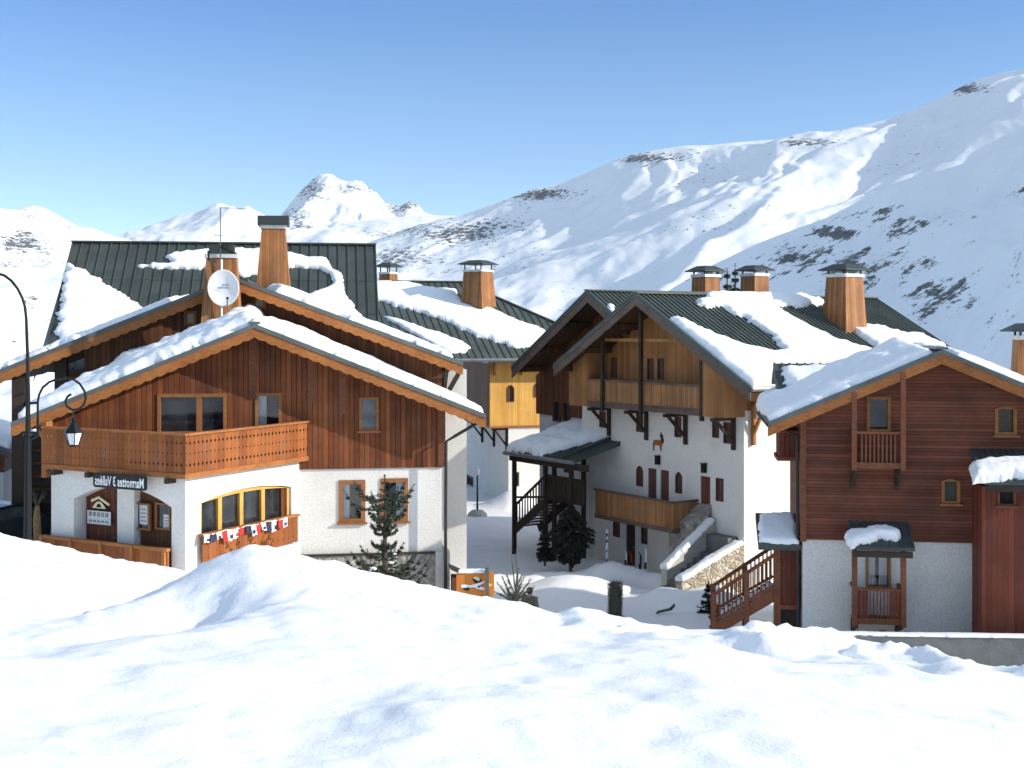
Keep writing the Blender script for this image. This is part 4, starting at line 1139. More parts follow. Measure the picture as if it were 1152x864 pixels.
# ================================================================== house with the yellow timber storey (middle, far)
B0 = at(572, 590, 72)
fB = Fr(B0.x, B0.y, -12.0, 15)
B_ = thing('house', 'house with a sunlit yellow timber storey over a white wall, under a broad half-snowy roof', 'house', fB, 'chalets of the village')
wB = fB.onv(590, 479, -0.05).z
cutB = MB()
fBl = Fr(0, 0, 0, 0); fBl.a = fB.a-math.pi/2; fBl.o = fB.o.copy(); fBl.u = -fB.v; fBl.v = fB.u.copy()      # left-hand wall axes
r = fBl.rect(524, 535, 532.5, 559, 0)
cutL = MB()
window(fBl, B_, r, 0, cutL, M['shutter'], 0.12, pane=M['dark'], depth=0.12)
r = fB.rect(579, 531, 584, 547, 0); window(fB, B_, r, 0, cutB, M['shutter'], 0.08, pane=M['dark'])
base = len(cutB.V); cutB.V += [fB.loc(fBl.world(v)) for v in cutL.V]; cutB.F += [tuple(i+base for i in f) for f in cutL.F]
mb = MB(); mb.box(0, 9, 0, 13.5, 0, wB+0.05); mb.build('wall', M['stucco'], B_, fB, cut=cutB)
ub = fB.onv(551, 450, -0.05).x
ev = -1.3
we = fB.onv(550, 403, ev).z
cutY = MB()
for x0, x1, y0, y1 in ((570.5, 578.5, 433, 452), (600.5, 607.5, 431, 447)):
    window(fB, B_, fB.rect(x0, y0, x1, y1, -0.05), -0.05, cutY, M['shutter'], 0.05, arch=0.22, pane=M['shutter'], depth=0.10)
mb = MB(); mb.box(ub, 9, -0.05, 8.0, wB, we+0.5); mb.build('timber_storey', M['wood_b'], B_, fB, cut=cutY)
mb = MB(); mb.box(ub-0.025, ub+0.05, -0.02, 8.02, wB+0.012, we+0.35); mb.build('timber_side', M['wood_f'], B_, fB)
mb = MB(); mb.box(ub-0.03, 9.02, -0.10, 8.05, wB-0.10, wB+0.01); mb.build('sill_beam', M['barge'], B_, fB)
for v in (0.2, 3.2, 6.2):
    mb = MB(); bracket(mb, (0, v, wB-0.18), 1.3, 0.95, 0.13, Vector((-1, 0, 0))); mb.build('bracket', M['beam'], B_, fB)
for px in (556, 586):
    u = fB.onv(px, 410, -0.1).x
    mb = MB(); bracket(mb, (u, -0.1, we-0.02), 1.0, 0.9, 0.13); mb.build('bracket', M['barge'], B_, fB)
# roof: slope towards the camera with a hip on the right
e0 = fB.onv(508, 404, ev); rv = ev+10.0
r0, r1 = fB.onv(380, 317, rv), fB.onv(519, 316, rv)
zr = (r0.z+r1.z)/2; ze = we
ue = e0.x-0.3
sl = Slope(fB, (r0.x, rv, zr), (1, 0, 0), (0, ev-rv, ze-zr)); LB = math.hypot(ev-rv, ze-zr)
h1 = fB.onplane(622, 362, sl.p0, sl.n)
dh = (h1-r1); kk = (rv-ev)/(rv-h1.y); he = r1+dh*kk; he = Vector((min(he.x, r1.x+16), ev, ze))
mb = MB(); mb.prism([Vector((r0.x-6, rv, zr)), Vector((r1.x, rv, zr)), he, Vector((r0.x-6, ev, ze))], sl.n*-0.16)
mb.prism([Vector((r1.x, rv+0.001, zr)), he+Vector((0.001, 0, 0)), Vector((he.x, rv+9, ze))], Vector((-0.05, 0, -0.15)))
a0 = 0.0
st = 0.42; n = int((he.x-r0.x+6)/st)
for i in range(n):
    a = -6+i*st; t0 = 0.0
    if a > r1.x-r0.x: t0 = LB*(a-(r1.x-r0.x))/(he.x-r1.x)
    if LB-t0 > 0.3:
        mb.prism([sl.P(a-0.03, t0, -0.02), sl.P(a+0.03, t0, -0.02), sl.P(a+0.015, t0, 0.05), sl.P(a-0.015, t0, 0.05)], sl.et*(LB-t0))
mb.bar(sl.P(-6, 0, 0.03), sl.P(r1.x-r0.x, 0, 0.03), 0.3, 0.07)
mb.bar(sl.P(r1.x-r0.x, 0, 0.03), he+Vector((0, 0, 0.05)), 0.25, 0.06)
rB = mb.build('roof', M['metal_c'], B_, fB)
mb = MB(); mb.tube([(r0.x-6, ev-0.06, ze-0.10), (he.x, ev-0.06, ze-0.10)], 0.10, 8); mb.box(ub-0.4, 9.5, ev+0.02, 0.3, ze-0.28, ze-0.17); mb.build('gutter', M['gutter'], rB, fB)
P1 = sl.pxs([(412, 317.5), (450, 317.5), (468, 321), (490, 326), (497, 331), (512, 333), (522, 341), (556, 349), (580, 361), (613, 372), (606, 391), (580, 391.5), (545, 381), (522, 372), (500, 361.5), (470, 351), (440, 343), (412, 334)])
snow_patch(sl, P1, 0.22, rB, edge=0.42, rag=0.16, res=0.14)
P2 = sl.pxs([(431, 356), (440, 358), (455, 362), (478, 370), (500, 377), (520, 386), (530, 391), (522, 397), (508, 399), (497, 395), (480, 384), (462, 374), (445, 365)])
snow_patch(sl, P2, 0.15, rB, edge=0.32, rag=0.12, res=0.13)
P3 = sl.pxs([(486, 326), (500, 325), (512, 327), (515, 333), (500, 335), (488, 331)])
snow_patch(sl, P3, 0.2, rB, edge=0.4, rag=0.1, res=0.13)
c = fB.onplane(540, 352, sl.p0, sl.n)
for px, yb, yt, hw, off in ((538, 347, 306, (22, 14.5), 0.0), (437, 322, 308.5, (11, 9), 1.2)):
    c = fB.onplane(px, yb-3, sl.p0, sl.n); d = c.y+off
    cc = fB.onv(px, yb, d); zt = fB.onv(px, yt, d).z; k = (fB.world(cc).y)/FPX
    chimney(fB, (cc.x, d), cc.z-1.2, zt, hw[0]*k*0.74, hw[1]*k*0.82, B_, capw=hw[1]*k*0.82+0.25, caph=0.38, turn=-32)

# ================================================================== rear chalet with twin gables (right of centre)
fC = Fr(8.39, 45.0, -10.4, -56)
C_ = thing('twin_gable_chalet', 'tall white chalet with twin brown timber gables, closed shutters and a stone outside stair', 'chalet', fC, 'chalets of the village')
fCr = fC.right(0.0)
pa, pl, pr = fC.onv(714, 330, -1.7), fC.onv(622, 411, -1.7), fC.onv(843, 436, -1.7)
rr_ = ray(985, 330); q_ = fC.world((pa.x, 0, 0)); kx = rr_.x       # far verge where the ridge ends
vend = (kx*q_.y-q_.x)/(fC.v.x-kx*fC.v.y)
gC = Gable(fC, (pl.x, pl.z), (pa.x, pa.z), (pr.x, pr.z), -1.7, vend, 0.15)
rC = gC.build(C_, M['metal_c'], M['barge_c'], 0.30, (0.235, 0.10, 0.05), soffit=True)
pb, pbl = fC.onv(660, 327, -0.3), fC.onv(575, 413, -0.3)
kb = (pb.z-pbl.z)/(pb.x-pbl.x); kc = (pa.z-pl.z)/(pa.x-pl.x)
xv = (pb.z+kb*pb.x-pl.z+kc*pl.x)/(kc+kb); zv = pl.z+kc*(xv-pl.x)        # valley between the two roofs
gC2 = Gable(fC, (pbl.x, pbl.z), (pb.x, pb.z), (xv, zv), -0.3, vend-0.02, 0.15)
gC2.build(C_, M['metal_c'], M['barge_c'], 0.34, (0.235, 0.10, 0.05))
wW = fC.onv(813, 466.5, -1.0).z
uL = fC.onv(655, 500, 0).x
cutC, cutG = MB(), MB()
def shut(rc, arch=0.0, mat=None):
    r = fC.rect(*rc, 0)
    window(fC, C_, r, 0, cutC, M['shutter'], 0.05, arch=arch, pane=mat or M['shutter'], depth=0.08, proud=0.02)
for rc in ((674.5, 463, 681.5, 481), (716, 463.5, 723.5, 486), (759, 469, 766.5, 492), (801.5, 473, 809, 492.5), (814, 475, 822, 499)): shut(rc)
for rc in ((716, 524, 723.5, 547), (760, 531, 767.5, 555)): shut(rc, 0.18)
shut((805.5, 538, 814, 564)); shut((690, 586, 697.5, 604)); shut((721.5, 591, 728.5, 612)); shut((757, 601, 761, 620))
for rc in ((729, 527, 738.5, 574), (743, 529, 752.5, 578)): door(fC, C_, fC.rect(*rc, 0), 0, M['shutter'], cutC, handle=False)
door(fC, C_, fC.rect(788, 536, 799, 597, 0), 0, M['door_w'], cutC)
door(fC, C_, fC.rect(704, 588, 714.5, 642, 0), 0, M['beam'], cutC)
mb = MB(); mb.box(uL, 0, 0, vend-0.6, 0, wW+0.1); mb.build('wall', M['stucco'], C_, fC, cut=cutC)
# timber storey behind the loggia and its solid flanks
g = lambda u: gC.top(u)-0.17
ua, ub_, uc_ = fC.onv(640, 430, -1.0).x, fC.onv(661, 430, -1.0).x, fC.onv(788, 430, -1.0).x
def gable_poly(u0, u1, w0, v):
    us = sorted([u0, u1]+([pa.x] if u0 < pa.x < u1 else []), reverse=True)
    return [Vector((u0, v, w0)), Vector((u1, v, w0))]+[Vector((u, v, g(u))) for u in us]
for rc in ((688, 402, 694, 425), (728.5, 403, 735, 427), (740, 403, 746.5, 427)):
    window(fC, C_, fC.rect(*rc, 0.02), 0.02, cutG, M['shutter'], 0.04, pane=M['shutter'], depth=0.06)
rr = fC.rect(661, 388, 676, 425, 0.02); cutG.box(rr[0], rr[1], -0.3, 0.5, rr[2], rr[3])
mb = MB(); mb.prism(gable_poly(ua, -0.001, wW, 0.02), (0, vend-0.7, 0)); mb.build('timber_gable', M['wood_c'], C_, fC, cut=cutG)
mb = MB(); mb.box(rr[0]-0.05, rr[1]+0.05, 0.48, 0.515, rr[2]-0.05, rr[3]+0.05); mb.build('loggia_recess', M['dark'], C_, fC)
for u0, u1 in ((ua, ub_), (uc_, 0.03)):
    mb = MB(); mb.prism(gable_poly(u0, u1, wW-0.12, -1.0), (0, 1.015, 0)); mb.build('timber_flank', M['wood_c'], C_, fC)
mb = MB(); mb.box(ub_, uc_, -1.0, 0.03, wW-0.12, wW+0.06); mb.build('loggia_floor', M['barge_c'], C_, fC)
zr0 = fC.onv(721, 430, -1.0).z
mb = MB(); n = int((uc_-ub_)/0.13)
for i in range(n):
    a = ub_+(uc_-ub_)*i/n; mb.box(a+0.008, a+(uc_-ub_)/n-0.008, -0.99, -0.955, wW+0.13, zr0-0.05)
rl = mb.build('loggia_railing', M['wood_crail'], C_, fC)
mb = MB(); mb.box(ub_, uc_, -1.03, -0.93, zr0-0.05, zr0+0.03); mb.box(ub_, uc_, -1.02, -0.94, wW+0.07, wW+0.14); mb.build('rail', M['barge_c'], rl, fC)
mb = MB(); mb.box(uc_-0.02, uc_+0.10, -1.04, -0.9, wW-0.3, g(uc_)); 
mb.build('post', M['beam'], C_, fC)
for px in (678, 721):
    u = fC.onv(px, 420, -1.05).x; mb = MB(); mb.box(u-0.07, u+0.07, -1.12, -0.99, wW-0.25, g(u)); mb.build('post', M['beam'], C_, fC)
mb = MB(); mb.box(ub_, uc_, -0.98, -0.86, fC.onv(740, 383, -1).z-0.06, fC.onv(740, 383, -1).z+0.06); mb.build('tie_beam', M['wood_c'], C_, fC)
for px in (686, 728, 772, 826):
    u = fC.onv(px, 470, -0.02).x; mb = MB(); bracket(mb, (u, 0, wW-0.2), 1.15, 1.15, 0.13); mb.build('bracket', M['beam'], C_, fC)
# under the right-hand eave: bracket post and strut on the side wall
for v in (0.4, 4.6, 8.4):
    mb = MB(); bracket(mb, (0.02, v, wW+0.35), 1.5, 0.75, 0.13, Vector((1, 0, 0))); mb.build('bracket', M['barge'], C_, fC)
mb = MB(); mb.tube([(gC.R.x+0.04, -1.65, gC.R.z-0.06), (gC.R.x+0.04, vend-0.1, gC.R.z-0.06)], 0.08, 8); mb.build('gutter', M['gutter'], rC, fC)
# lower wall lamps
for x, y in ((740, 518), (792, 527)):
    p = fC.onv(x, y, -0.08); mb = MB(); mb.box(p.x-0.07, p.x+0.07, -0.18, 0.0, p.z-0.16, p.z+0.16); mb.box(p.x-0.09, p.x+0.09, -0.2, 0.002, p.z+0.16, p.z+0.2)
    mb.build('wall_lamp', M['iron'], C_, fC)
# left, set-back volume under the rear gable
cutS = MB(); vS = 1.4; uS = fC.onv(603, 450, vS).x
for rc in ((622, 451, 630, 474), (633, 452, 640, 474)): window(fC, C_, fC.rect(*rc, vS), vS, cutS, M['shutter'], 0.06, pane=M['dark'])
g2 = lambda u: gC2.top(u)-0.17
mb = MB(); ur = uL+0.002
mb.prism([Vector((uS, vS, wW-0.9)), Vector((ua+0.3, vS, wW-0.9)), Vector((ua+0.3, vS, g2(ua+0.3))), Vector((pb.x, vS, g2(pb.x))), Vector((uS, vS, g2(uS)))], (0, vend-vS-0.8, 0))
mb.build('timber_gable', M['wood_f'], C_, fC, cut=cutS)
cutW = MB()
for rc in ((668, 520, 676, 558), (634, 518, 642, 532)): door(fC, C_, fC.rect(*rc, vS+0.1), vS+0.1, M['beam'], cutW, handle=False, name='door' if rc[1] > 519 else 'hatch')
mb = MB(); mb.box(uS+0.15, ur, vS+0.1, vend-0.7, 0, wW-0.85); mb.build('wall', M['stucco_d'], C_, fC, cut=cutW)
# porch roof on posts at the left end
ev = -2.4
a1 = fC.onv(570, 506, ev); a2 = fC.onv(645, 519, ev); top = fC.onv(633, 475, vS+0.1)
zE = (a1.z+a2.z)/2; zT = top.z; vT = vS+0.08
slp = Slope(fC, (a1.x, vT, zT), (1, 0, 0), (0, ev-vT, zE-zT)); LP = math.hypot(ev-vT, zE-zT); WP = a2.x-a1.x
mb = MB(); mb.prism([slp.P(0, 0), slp.P(WP, 0), slp.P(WP, LP), slp.P(0, LP)], slp.n*-0.14)
ribs(mb, slp, 0.02, WP-0.02, 0.0, LP, 0.22, 0.09, 0.045)
pr_ = mb.build('porch_roof', M['metal_c'], C_, fC)
mb = MB(); mb.tube([(a1.x-0.1, ev-0.07, zE-0.1), (a2.x+0.1, ev-0.07, zE-0.1)], 0.085, 8); mb.build('gutter', M['gutter'], pr_, fC)
snow_patch(slp, [(-0.02, -0.02), (WP*0.98, -0.02), (WP*0.72, LP*0.5), (WP*0.55, LP+0.03), (-0.02, LP+0.03)], 0.36, pr_, edge=0.5, rag=0.07, res=0.09)
# right half of the porch: bare dark canopy reaching further along the wall
b1 = fC.onv(683, 491, -0.05); slq = Slope(fC, (a2.x-0.6, 0.0, b1.z), (1, 0, 0), (0, ev-0.3, -0.75)); WQ = b1.x-a2.x+0.6
mb = MB(); mb.prism([slq.P(0, 0), slq.P(WQ, 0), slq.P(WQ, 1.5), slq.P(0, 2.6)], slq.n*-0.35); mb.build('canopy', M['metal_e'], C_, fC)
zD = fC.onv(640, 566, ev+0.3).z
for px, vv in ((577, ev+0.12), (612, ev+0.15), (622, ev+0.5), (641, ev+0.12), (655, -0.6)):
    u = fC.onv(px, 540, vv).x; mb = MB(); mb.box(u-0.075, u+0.075, vv, vv+0.15, 0.2, (zE-0.12) if vv < -1 else b1.z-0.5); mb.build('post', M['beam'], C_, fC)
u0 = fC.onv(577, 540, ev+0.12).x; u1 = fC.onv(655, 540, ev+0.12).x
mb = MB(); mb.box(u0-0.3, u1+0.2, ev+0.12, ev+0.3, zE-0.42, zE-0.17); mb.build('porch_beam', M['beam'], C_, fC)
um = fC.onv(612, 560, ev+0.2).x
mb = MB(); mb.box(um, ur-0.2, ev+0.2, vS+0.08, zD-0.22, zD); mb.build('porch_deck', M['beam'], C_, fC)
mb = MB(); n = 16
for i in range(n):
    a = um+(u1-um)*i/n; mb.box(a+0.01, a+(u1-um)/n-0.03, ev+0.24, ev+0.28, zD, zD+0.95)
pr2 = mb.build('porch_railing', M['beam'], C_, fC)
mb = MB(); mb.box(um, u1, ev+0.20, ev+0.32, zD+0.93, zD+1.03); mb.build('rail', M['beam'], pr2, fC)
# wooden steps down to the left with snow on the treads
sa = Vector((um, ev+0.2, zD)); zg = fC.onv(580, 594, ev+0.2).z; sb = Vector((fC.onv(578, 594, ev+0.2).x, ev+0.2, zg))
mb = MB()
for v in (0.0, 1.3): mb.bar(sa+Vector((0, v, -0.15)), sb+Vector((0, v, -0.15)), 0.07, 0.32)
stp = mb.build('wooden_stair', M['beam'], C_, fC)
n = 9
mb = MB(); ms = MB()
for i in range(n):
    q = sb+(sa-sb)*((i+0.5)/n); mb.box(q.x-0.15, q.x+0.15, q.y+0.03, q.y+1.27, q.z-0.03, q.z+0.01)
    ms.box(q.x-0.13, q.x+0.12, q.y-0.02, q.y+0.7, q.z+0.01, q.z+0.07)
mb.build('tread', M['beam'], stp, fC); ms.build('tread_snow', M['snow'], stp, fC, bevel=0.02)
mb = MB(); mb.bar(sb+Vector((0, 0, 0.9)), sa+Vector((0, 0, 0.9)), 0.07, 0.09)
for i in range(11):
    q = sb+(sa-sb)*((i+0.2)/11); mb.box(q.x-0.025, q.x+0.025, q.y-0.02, q.y+0.02, q.z-0.1, q.z+0.88)
mb.build('stair_railing', M['beam'], stp, fC)
mb = MB(); mb.bar((u0, ev+0.2, fC.onv(577, 559, ev+0.2).z), (um, ev+0.2, fC.onv(612, 559, ev+0.2).z), 0.06, 0.09); mb.build('rail', M['beam'], C_, fC)
# balcony above the lower door
bv = -1.25
b0, b1_ = fC.onv(669.5, 563, bv).x, fC.onv(757, 580, bv).x
zt, zb = fC.onv(713, 557.5, bv).z, fC.onv(713, 587, bv).z
mb = MB(); n = int((b1_-b0)/0.12)
for i in range(n):
    a = b0+(b1_-b0)*i/n; mb.box(a+0.006, a+(b1_-b0)/n-0.006, bv, bv+0.035, zb+0.02, zt-0.05)
for i in range(9):
    a = bv+0.05+i*0.13; mb.box(b1_-0.035, b1_, a, a+0.12, zb+0.02, zt-0.05)
bl = mb.build('balcony', M['wood_crail'], C_, fC)
mb = MB(); mb.box(b0-0.04, b1_+0.04, bv-0.05, bv+0.08, zt-0.05, zt+0.02); mb.box(b1_-0.06, b1_+0.045, bv+0.081, 0, zt-0.05, zt+0.02)
mb.box(b0, b1_+0.02, bv-0.03, 0, zb-0.14, zb+0.02); mb.build('rail', M['barge_c'], bl, fC)
# rough stone pier and the outside stair
k0, k1 = fC.onv(757, 600, -0.7).x, fC.onv(790, 600, -0.7).x
mb = MB(); zs = fC.onv(795, 598, -0.1).z
mb.prism([Vector((k0, 0.0, 0)), Vector((k0, -0.9, 0)), Vector((k0, -0.9, zt-0.75)), Vector((k0, 0.0, zt-0.1))], (k1-k0-0.25, 0, 0))
mb.build('stone_pier', M['stone'], C_, fC)
ua1, ua2 = -1.46, -0.315
vt, vb = -0.5, -3.0
mb = MB(); n = 8
for i in range(n):
    v0 = vt+(vb-vt)*i/n; v1 = vt+(vb-vt)*(i+1)/n; mb.box(ua1, ua2, v1, v0, 0, zs-0.45-(zs-1.45)*(i+1)/n*1.0)
mb.box(ua1, ua2, vt, 0.0, 0, zs); st_ = mb.build('stair', M['concrete'], C_, fC)
def stairwall(u0, u1, va, za, vb, zb, mat, nm):
    mb = MB(); mb.prism([Vector((u0, va, 0)), Vector((u0, vb, 0)), Vector((u0, vb, zb)), Vector((u0, va, za))], (u1-u0, 0, 0))
    w = mb.build(nm, mat, C_, fC)
    L = math.hypot(vb-va, zb-za); s2 = Slope(fC, (u0, va, za), (1, 0, 0), (0, vb-va, zb-za))
    snow_patch(s2, [(-0.03, 0.1), (u1-u0+0.03, 0.1), (u1-u0+0.03, L), (-0.03, L)], 0.13, w, name='wall_snow', res=0.05, edge=0.12, rag=0.05)
za_ = fC.onu(842, 609, 0.0).z; zb_ = fC.onu(767, 654, 0.0).z; vb_ = fC.onu(767, 654, 0.0).y
stairwall(-0.32, 0.02, 0.0-0.004, za_, vb_, zb_, M['stone_l'], 'stone_stair_wall')
stairwall(-1.75, -1.45, -0.02, fC.onu(795, 584, -1.45).z, fC.onu(750, 640, -1.45).y, fC.onu(750, 640, -1.45).z, M['concrete_l'], 'stair_wall')
# roof snow on the right-hand slope, traced patch by patch
sl = gC.sl['R']; L = gC.ln['R']
P1 = sl.pxs([(747, 355), (762, 361), (780, 367.5), (800, 377), (815, 384), (830, 390), (850, 395), (868, 397.5), (882, 395), (874, 387), (866, 378), (855, 371), (845, 365), (836, 358), (826, 355), (812, 346.5), (797, 347), (782, 345.5), (783, 340.5), (790, 338), (796, 332.5),
             (830, 331), (860, 331), (895, 333), (920, 336.5), (926, 342), (910, 345), (892, 346), (880, 346), (872, 350), (878, 353), (887, 357), (895, 363), (908, 370), (930, 380), (945, 387), (975, 396), (1010, 410), (1030, 460), (842, 460), (820, 432), (800, 410), (780, 390), (762, 372)])
snow_patch(sl, P1, 0.25, rC, edge=0.32, rag=0.15, res=0.10, clip=(0.12, vend+1.6, -0.1, L+0.02))
P2 = sl.pxs([(955, 371), (965, 366.5), (980, 367), (1010, 376), (1035, 378), (1050, 386), (1064, 393), (1040, 402), (1010, 400), (985, 393), (968, 380)])
snow_patch(sl, P2, 0.24, rC, edge=0.32, rag=0.13, res=0.10, clip=(0.12, vend+1.6, -0.1, L+0.02))
sl2 = gC2.sl['R']
P3 = sl2.pxs([(682, 342), (692, 345), (690, 352), (684, 349)])
snow_patch(sl2, P3, 0.15, gC2.obj, edge=0.25, rag=0.03, res=0.08)
# chimneys: one on the near slope, two beyond the ridge
c = fC.onplane(950, 365, sl.p0, sl.n)
k = fC.world(c).y/FPX
cc = fC.onv(950, 372, c.y); chimney(fC, (cc.x, c.y), cc.z-1.0, fC.onv(950, 312, c.y).z, 26*k*0.74, 19*k*0.74, C_, capw=19*k*0.74+0.22, caph=0.20)
for px, yt in ((794, 312), (849, 311)):
    c = fC.onplane(px, 328, (gC2.A.x-1.0, 0, 0), Vector((1, 0, 0))); k = fC.world(c).y/FPX
    chimney(fC, (c.x, c.y), c.z-1.2, fC.onu(px, yt, c.x).z, 17*k*0.72, 15*k*0.72, C_, capw=15*k*0.72+0.22, caph=0.18)
# chamois relief on the wall
p = fC.onv(741, 508, -0.03)
de = thing('chamois_relief', 'brown cut-out chamois figure fixed to the white wall above the paired doors', 'ornament', Fr(*fC.world((p.x, -0.03, p.z)), -56)); fd = ROOT[de.name]
mb = MB(); B = [(-0.42,0),(-0.36,0),(-0.33,0.28),(-0.2,0.30),(0.05,0.28),(0.12,0.02),(0.18,0.02),(0.2,0.3),(0.30,0.42),(0.28,0.52),(0.15,0.55),(-0.25,0.55),(-0.40,0.50),(-0.44,0.3)]
mb.prism([Vector((x, 0, z)) for x, z in B], (0, 0.03, 0)); mb.V = [v*0.82 for v in mb.V]; mb.build('body', M['barge'], de, fd)
mb = MB(); B = [(0.16,0.5),(0.30,0.40),(0.34,0.55),(0.27,0.72),(0.30,0.80),(0.20,0.83),(0.17,0.95),(0.14,0.83),(0.08,0.74),(0.16,0.68)]
mb.prism([Vector((x, -0.012, z)) for x, z in B], (0, 0.04, 0)); mb.V = [Vector((v.x*0.82, v.y, v.z*0.82)) for v in mb.V]; mb.build('head', M['beam'], de, fd)
# ================================================================== right chalet (horizontal red-brown boards)
fD = Fr(8.64, 37.0, -10.0, -8)
D_ = thing('red_timber_chalet', 'red-brown chalet with horizontal boards above a pale wall and two little wooden balconies', 'chalet', fD, 'chalets of the village')
pa, pl = fD.onv(1060, 393, -0.9), fD.onv(864, 475, -0.9)
pR = Vector((2*pa.x-pl.x, 0, fD.onv(1152, 431, -0.9).z)); pq = fD.onv(1152, 431, -0.9)
wr = pa.z+(pq.z-pa.z)*(pR.x-pa.x)/(pq.x-pa.x)
gD = Gable(fD, (pl.x, pl.z), (pa.x, pa.z), (pR.x, wr), -0.9, 4.5, 0.13)
rD = gD.build(D_, M['metal_d'], M['barge'], 0.29, None)
wW = fD.onv(1000, 609, -0.02).z
ux = fD.onv(1104.5, 600, -0.02).x; UD = fD.onv(1104, 600, 0).x
cutU, cutL = MB(), MB()
vU = -0.05
window(fD, D_, fD.rect(975, 446, 1002, 486, vU), vU, cutU, M['frame'], 0.09, depth=0.10)
window(fD, D_, fD.rect(1119, 457, 1144, 490, vU), vU, cutU, M['frame'], 0.10, arch=0.08, sill=True)
window(fD, D_, fD.rect(1059, 539, 1080, 567, vU), vU, cutU, M['frame'], 0.09, arch=0.07, sill=True)
window(fD, D_, fD.rect(974, 620, 1002, 662, 0), 0, cutL, M['frame'], 0.07, arch=0.12, curtain='lr')
r = fD.rect(983, 709, 1003, 722, 0); window(fD, D_, (r[0], r[1], r[2]-0.2, r[3]), 0, cutL, M['frame'], 0.05, arch=0.15, pane=M['dark'])
gd = lambda u: gD.top(u)-0.17
UR = pR.x-1.0
mb = MB(); mb.box(0, UR, 0, 4.2, 0, wW+0.05); mb.build('wall', M['stucco_d'], D_, fD, cut=cutL)
mb = MB(); mb.prism([Vector((-0.03, vU, wW)), Vector((UR, vU, wW)), Vector((UR, vU, gd(UR))), Vector((pa.x, vU, gd(pa.x))), Vector((-0.03, vU, gd(-0.03)))], (0, 4.25, 0))
mb.build('timber_gable', M['wood_d'], D_, fD, cut=cutU)
mb = MB(); mb.box(-0.07, 0.10, vU-0.05, vU+0.05, wW-0.05, gd(0)); mb.build('corner_board', M['beam_r'], D_, fD)
# upper balcony
def balcony(x0, x1, yt, yb, depth, posts_top, nb, btop=None, mat=M['beam_r'], lower=None, slab=True, gap=True):
    v = -depth
    u0, u1 = fD.onv(x0, (yt+yb)/2, v).x, fD.onv(x1, (yt+yb)/2, v).x; z1, z0 = fD.onv(x0, yt, v).z, fD.onv(x0, yb, v).z
    mb = MB()
    for i in range(nb):
        a = u0+0.16+(u1-u0-0.32)*(i+0.5)/nb; mb.box(a-0.025, a+0.025, v+0.02, v+0.055, z0+0.14, z1-0.03)
    for q in (u0+0.05, u1-0.05):
        for j in range(4):
            a = v+0.2+j*depth/4.6; mb.box(q-0.02, q+0.02, a-0.03, a+0.03, z0+0.14, z1-0.03)
    bl = mb.build('balcony', mat, D_, fD)
    mb = MB(); mb.box(u0, u1, v-0.01, v+0.07, z0-0.02, z0+0.15); mb.box(u0, u1, v+0.071, vU, z0-0.02, z0+0.06); mb.build('floor', mat, bl, fD)
    mb = MB(); mb.box(u0-0.03, u1+0.03, v-0.03, v+0.09, z1-0.05, z1+0.02)
    for q in (u0, u1): mb.box(q-0.035 if q == u0 else q-0.06, q+0.06 if q == u0 else q+0.035, v+0.091, vU, z1-0.05, z1+0.02)
    mb.build('rail', mat, bl, fD)
    for q in (u0, u1):
        mb = MB(); mb.box(q-0.07, q+0.07, v-0.045, v+0.10, z0-0.08, posts_top(q)); mb.build('post', mat, bl, fD)
    for q in (u0+0.05, u1-0.05):
        mb = MB(); bracket(mb, (q, vU, z0-0.1), 0.6 if lower is None else lower, depth*0.9, 0.11); mb.build('bracket', M['beam'], bl, fD)
    return u0, u1, z0, z1, v
balcony(961, 1016, 486, 526, 0.85, lambda u: gd(u)-0.02, 9)
u0, u1, z0, z1, v = balcony(961.5, 1016.5, 662, 701, 0.9, lambda u: fD.onv(990, 613, -0.9).z, 0, lower=0.35)
mb = MB()                                             # lower balcony: board front with narrow slots
n = 14
for i in range(n):
    a = u0+(u1-u0)*i/n; g_ = 0.006 if not (4 <= i <= 9) else 0.032
    mb.box(a+g_, a+(u1-u0)/n-g_, v+0.015, v+0.05, z0+0.1, z1-0.03)
mb.build('balcony_front', M['wood_dv'], D_, fD)
# canopies with snow
def canopy(x0, x1, yt, yb, v0, v1, snow, name='canopy'):
    a, b = fD.onv(x0, yt, v0), fD.onv(x1, yt, v0); c = fD.onv(x0, yb, v1)
    s = Slope(fD, (a.x, v0, a.z), (1, 0, 0), (0, v1-v0, c.z-a.z)); L = math.hypot(v1-v0, c.z-a.z); W = b.x-a.x
    mb = MB(); mb.prism([s.P(0, 0), s.P(W, 0), s.P(W, L), s.P(0, L)], s.n*-0.12)
    ribs(mb, s, 0.03, W-0.03, 0, L, 0.19, 0.08, 0.035)
    o = mb.build(name, M['metal_e'], D_, fD)
    snow_patch(s, s.pxs(snow), 0.24, o, name='canopy_snow', res=0.045, edge=0.22, rag=0.06)
    mb = MB(); mb.box(a.x+0.05, b.x-0.05, v1+0.05, v1+0.15, c.z-0.30, c.z-0.13); mb.build('canopy_beam', M['beam'], o, fD)
canopy(954, 1022, 586, 615, -0.06, -1.15, [(952, 600), (957, 597), (985, 596), (1005, 597), (1013, 603), (1008, 609), (990, 608), (978, 613), (967, 612), (958, 618), (953, 612)])
canopy(1091, 1215, 505, 541, -0.06, -2.0, [(1093, 525), (1105, 521), (1140, 519), (1215, 519), (1215, 543), (1140, 540), (1110, 542), (1094, 544)])
# projecting bay with vertical red boards on the right
ve = -1.25; cE = MB()
ue = fD.onv(1104.5, 620, ve).x
window(fD, D_, fD.rect(1122, 543, 1142.5, 569, ve), ve, cE, M['beam_r'], 0.06, pane=M['dark'], sill=True)
mb = MB(); mb.box(ue, ue+4.2, ve, 0.0-0.055, 0, fD.onv(1120, 541, ve).z-0.16); mb.build('timber_bay', M['wood_dv'], D_, fD, cut=cE)
